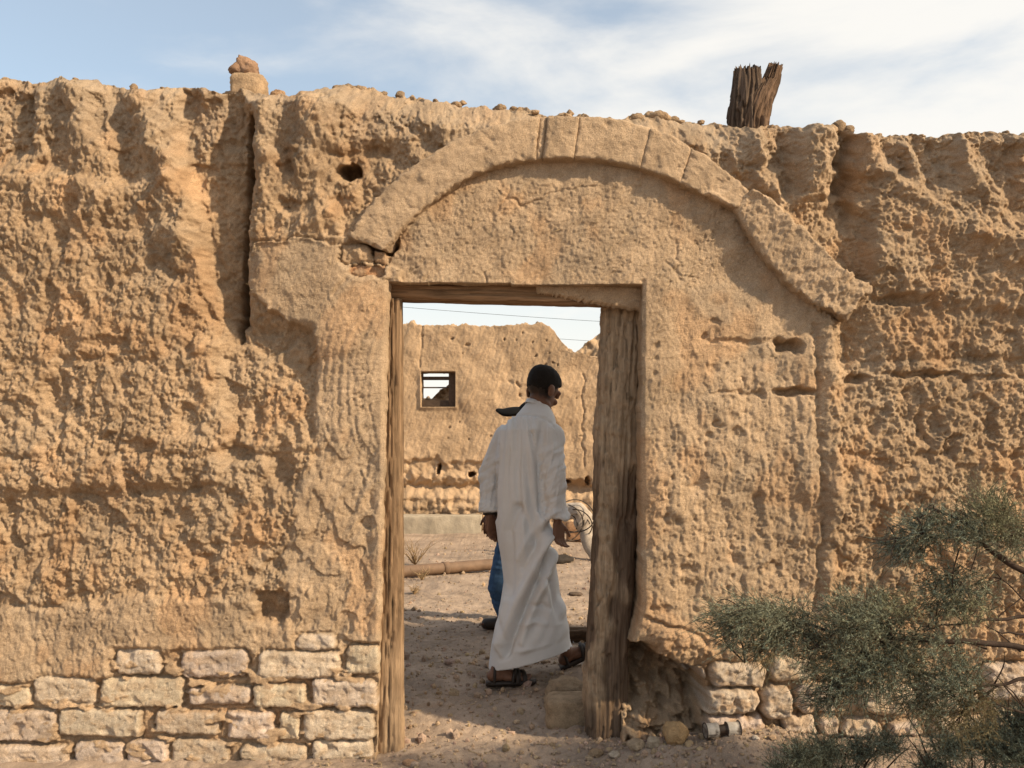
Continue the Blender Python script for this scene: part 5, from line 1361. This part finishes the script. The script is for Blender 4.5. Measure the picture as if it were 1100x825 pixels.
w = bpy.data.worlds.new('World'); sc.world = w; w.use_nodes = True; nt = w.node_tree; L = nt.links
bg = nt.nodes['Background']
sky = N(nt, 'ShaderNodeTexSky', sky_type='NISHITA'); sky.sun_disc = False; sky.sun_elevation = ELV; sky.sun_rotation = math.atan2(sdir[0], sdir[1])
sky.dust_density = 2.0; sky.air_density = 1.0; sky.altitude = 0; sky.ozone_density = 0.7
tc = N(nt, 'ShaderNodeTexCoord'); sx = N(nt, 'ShaderNodeSeparateXYZ'); L.new(tc.outputs['Generated'], sx.inputs[0])
mp = N(nt, 'ShaderNodeMapping'); mp.inputs['Scale'].default_value = (1.0, 1.0, 3.2); mp.inputs['Rotation'].default_value = (0, math.radians(22), 0); mp.inputs['Location'].default_value = (0.35, 0, .1)
L.new(tc.outputs['Generated'], mp.inputs['Vector'])
n1 = N(nt, 'ShaderNodeTexNoise'); n1.inputs['Scale'].default_value = 3.4; n1.inputs['Detail'].default_value = 8; n1.inputs['Roughness'].default_value = .55; n1.inputs['Distortion'].default_value = .25
L.new(mp.outputs[0], n1.inputs['Vector'])
# more cloud towards the right of the view
ma = N(nt, 'ShaderNodeMath', operation='MULTIPLY_ADD'); ma.inputs[1].default_value = .50; L.new(sx.outputs['X'], ma.inputs[0]); L.new(n1.outputs['Fac'], ma.inputs[2])
cr = N(nt, 'ShaderNodeMapRange', interpolation_type='SMOOTHSTEP'); cr.inputs['From Min'].default_value = .32; cr.inputs['From Max'].default_value = .74; L.new(ma.outputs[0], cr.inputs['Value'])
hz = N(nt, 'ShaderNodeMapRange', interpolation_type='SMOOTHSTEP'); hz.inputs['From Min'].default_value = .34; hz.inputs['From Max'].default_value = .05; L.new(sx.outputs['Z'], hz.inputs['Value'])
mxm = N(nt, 'ShaderNodeMath', operation='MAXIMUM'); L.new(cr.outputs[0], mxm.inputs[0]); L.new(hz.outputs[0], mxm.inputs[1])
m8 = N(nt, 'ShaderNodeMath', operation='MULTIPLY_ADD'); m8.inputs[1].default_value = .66; m8.inputs[2].default_value = .24; L.new(mxm.outputs[0], m8.inputs[0])
mix = N(nt, 'ShaderNodeMix', data_type='RGBA'); L.new(m8.outputs[0], mix.inputs['Factor']); tint = N(nt, 'ShaderNodeMix', data_type='RGBA', blend_type='MULTIPLY'); tint.inputs['Factor'].default_value = 1; tint.inputs[7].default_value = (.98, 1.05, .99, 1); L.new(sky.outputs[0], tint.inputs[6]); L.new(tint.outputs[2], mix.inputs[6]); mix.inputs[7].default_value = (5.2, 5.0, 4.65, 1)
L.new(mix.outputs[2], bg.inputs['Color']); bg.inputs['Strength'].default_value = 0.148

cam = bpy.data.cameras.new('camera'); co = bpy.data.objects.new('camera', cam); COL.objects.link(co)
cam.sensor_width = 36; cam.lens = 36 * F / 1100; cam.shift_y = (CV - 412.5) / 1100; cam.clip_end = 3000; cam.clip_start = .05
co.location = (0, 0, H); co.rotation_euler = (PI / 2, 0, 0); sc.camera = co
sc.view_settings.view_transform = 'Standard'; sc.view_settings.look = 'None'; sc.view_settings.exposure = 0.45; sc.view_settings.gamma = 1
sc.view_settings.use_curve_mapping = False
sc.cycles.use_denoising = True
sc.cycles.max_bounces = 6
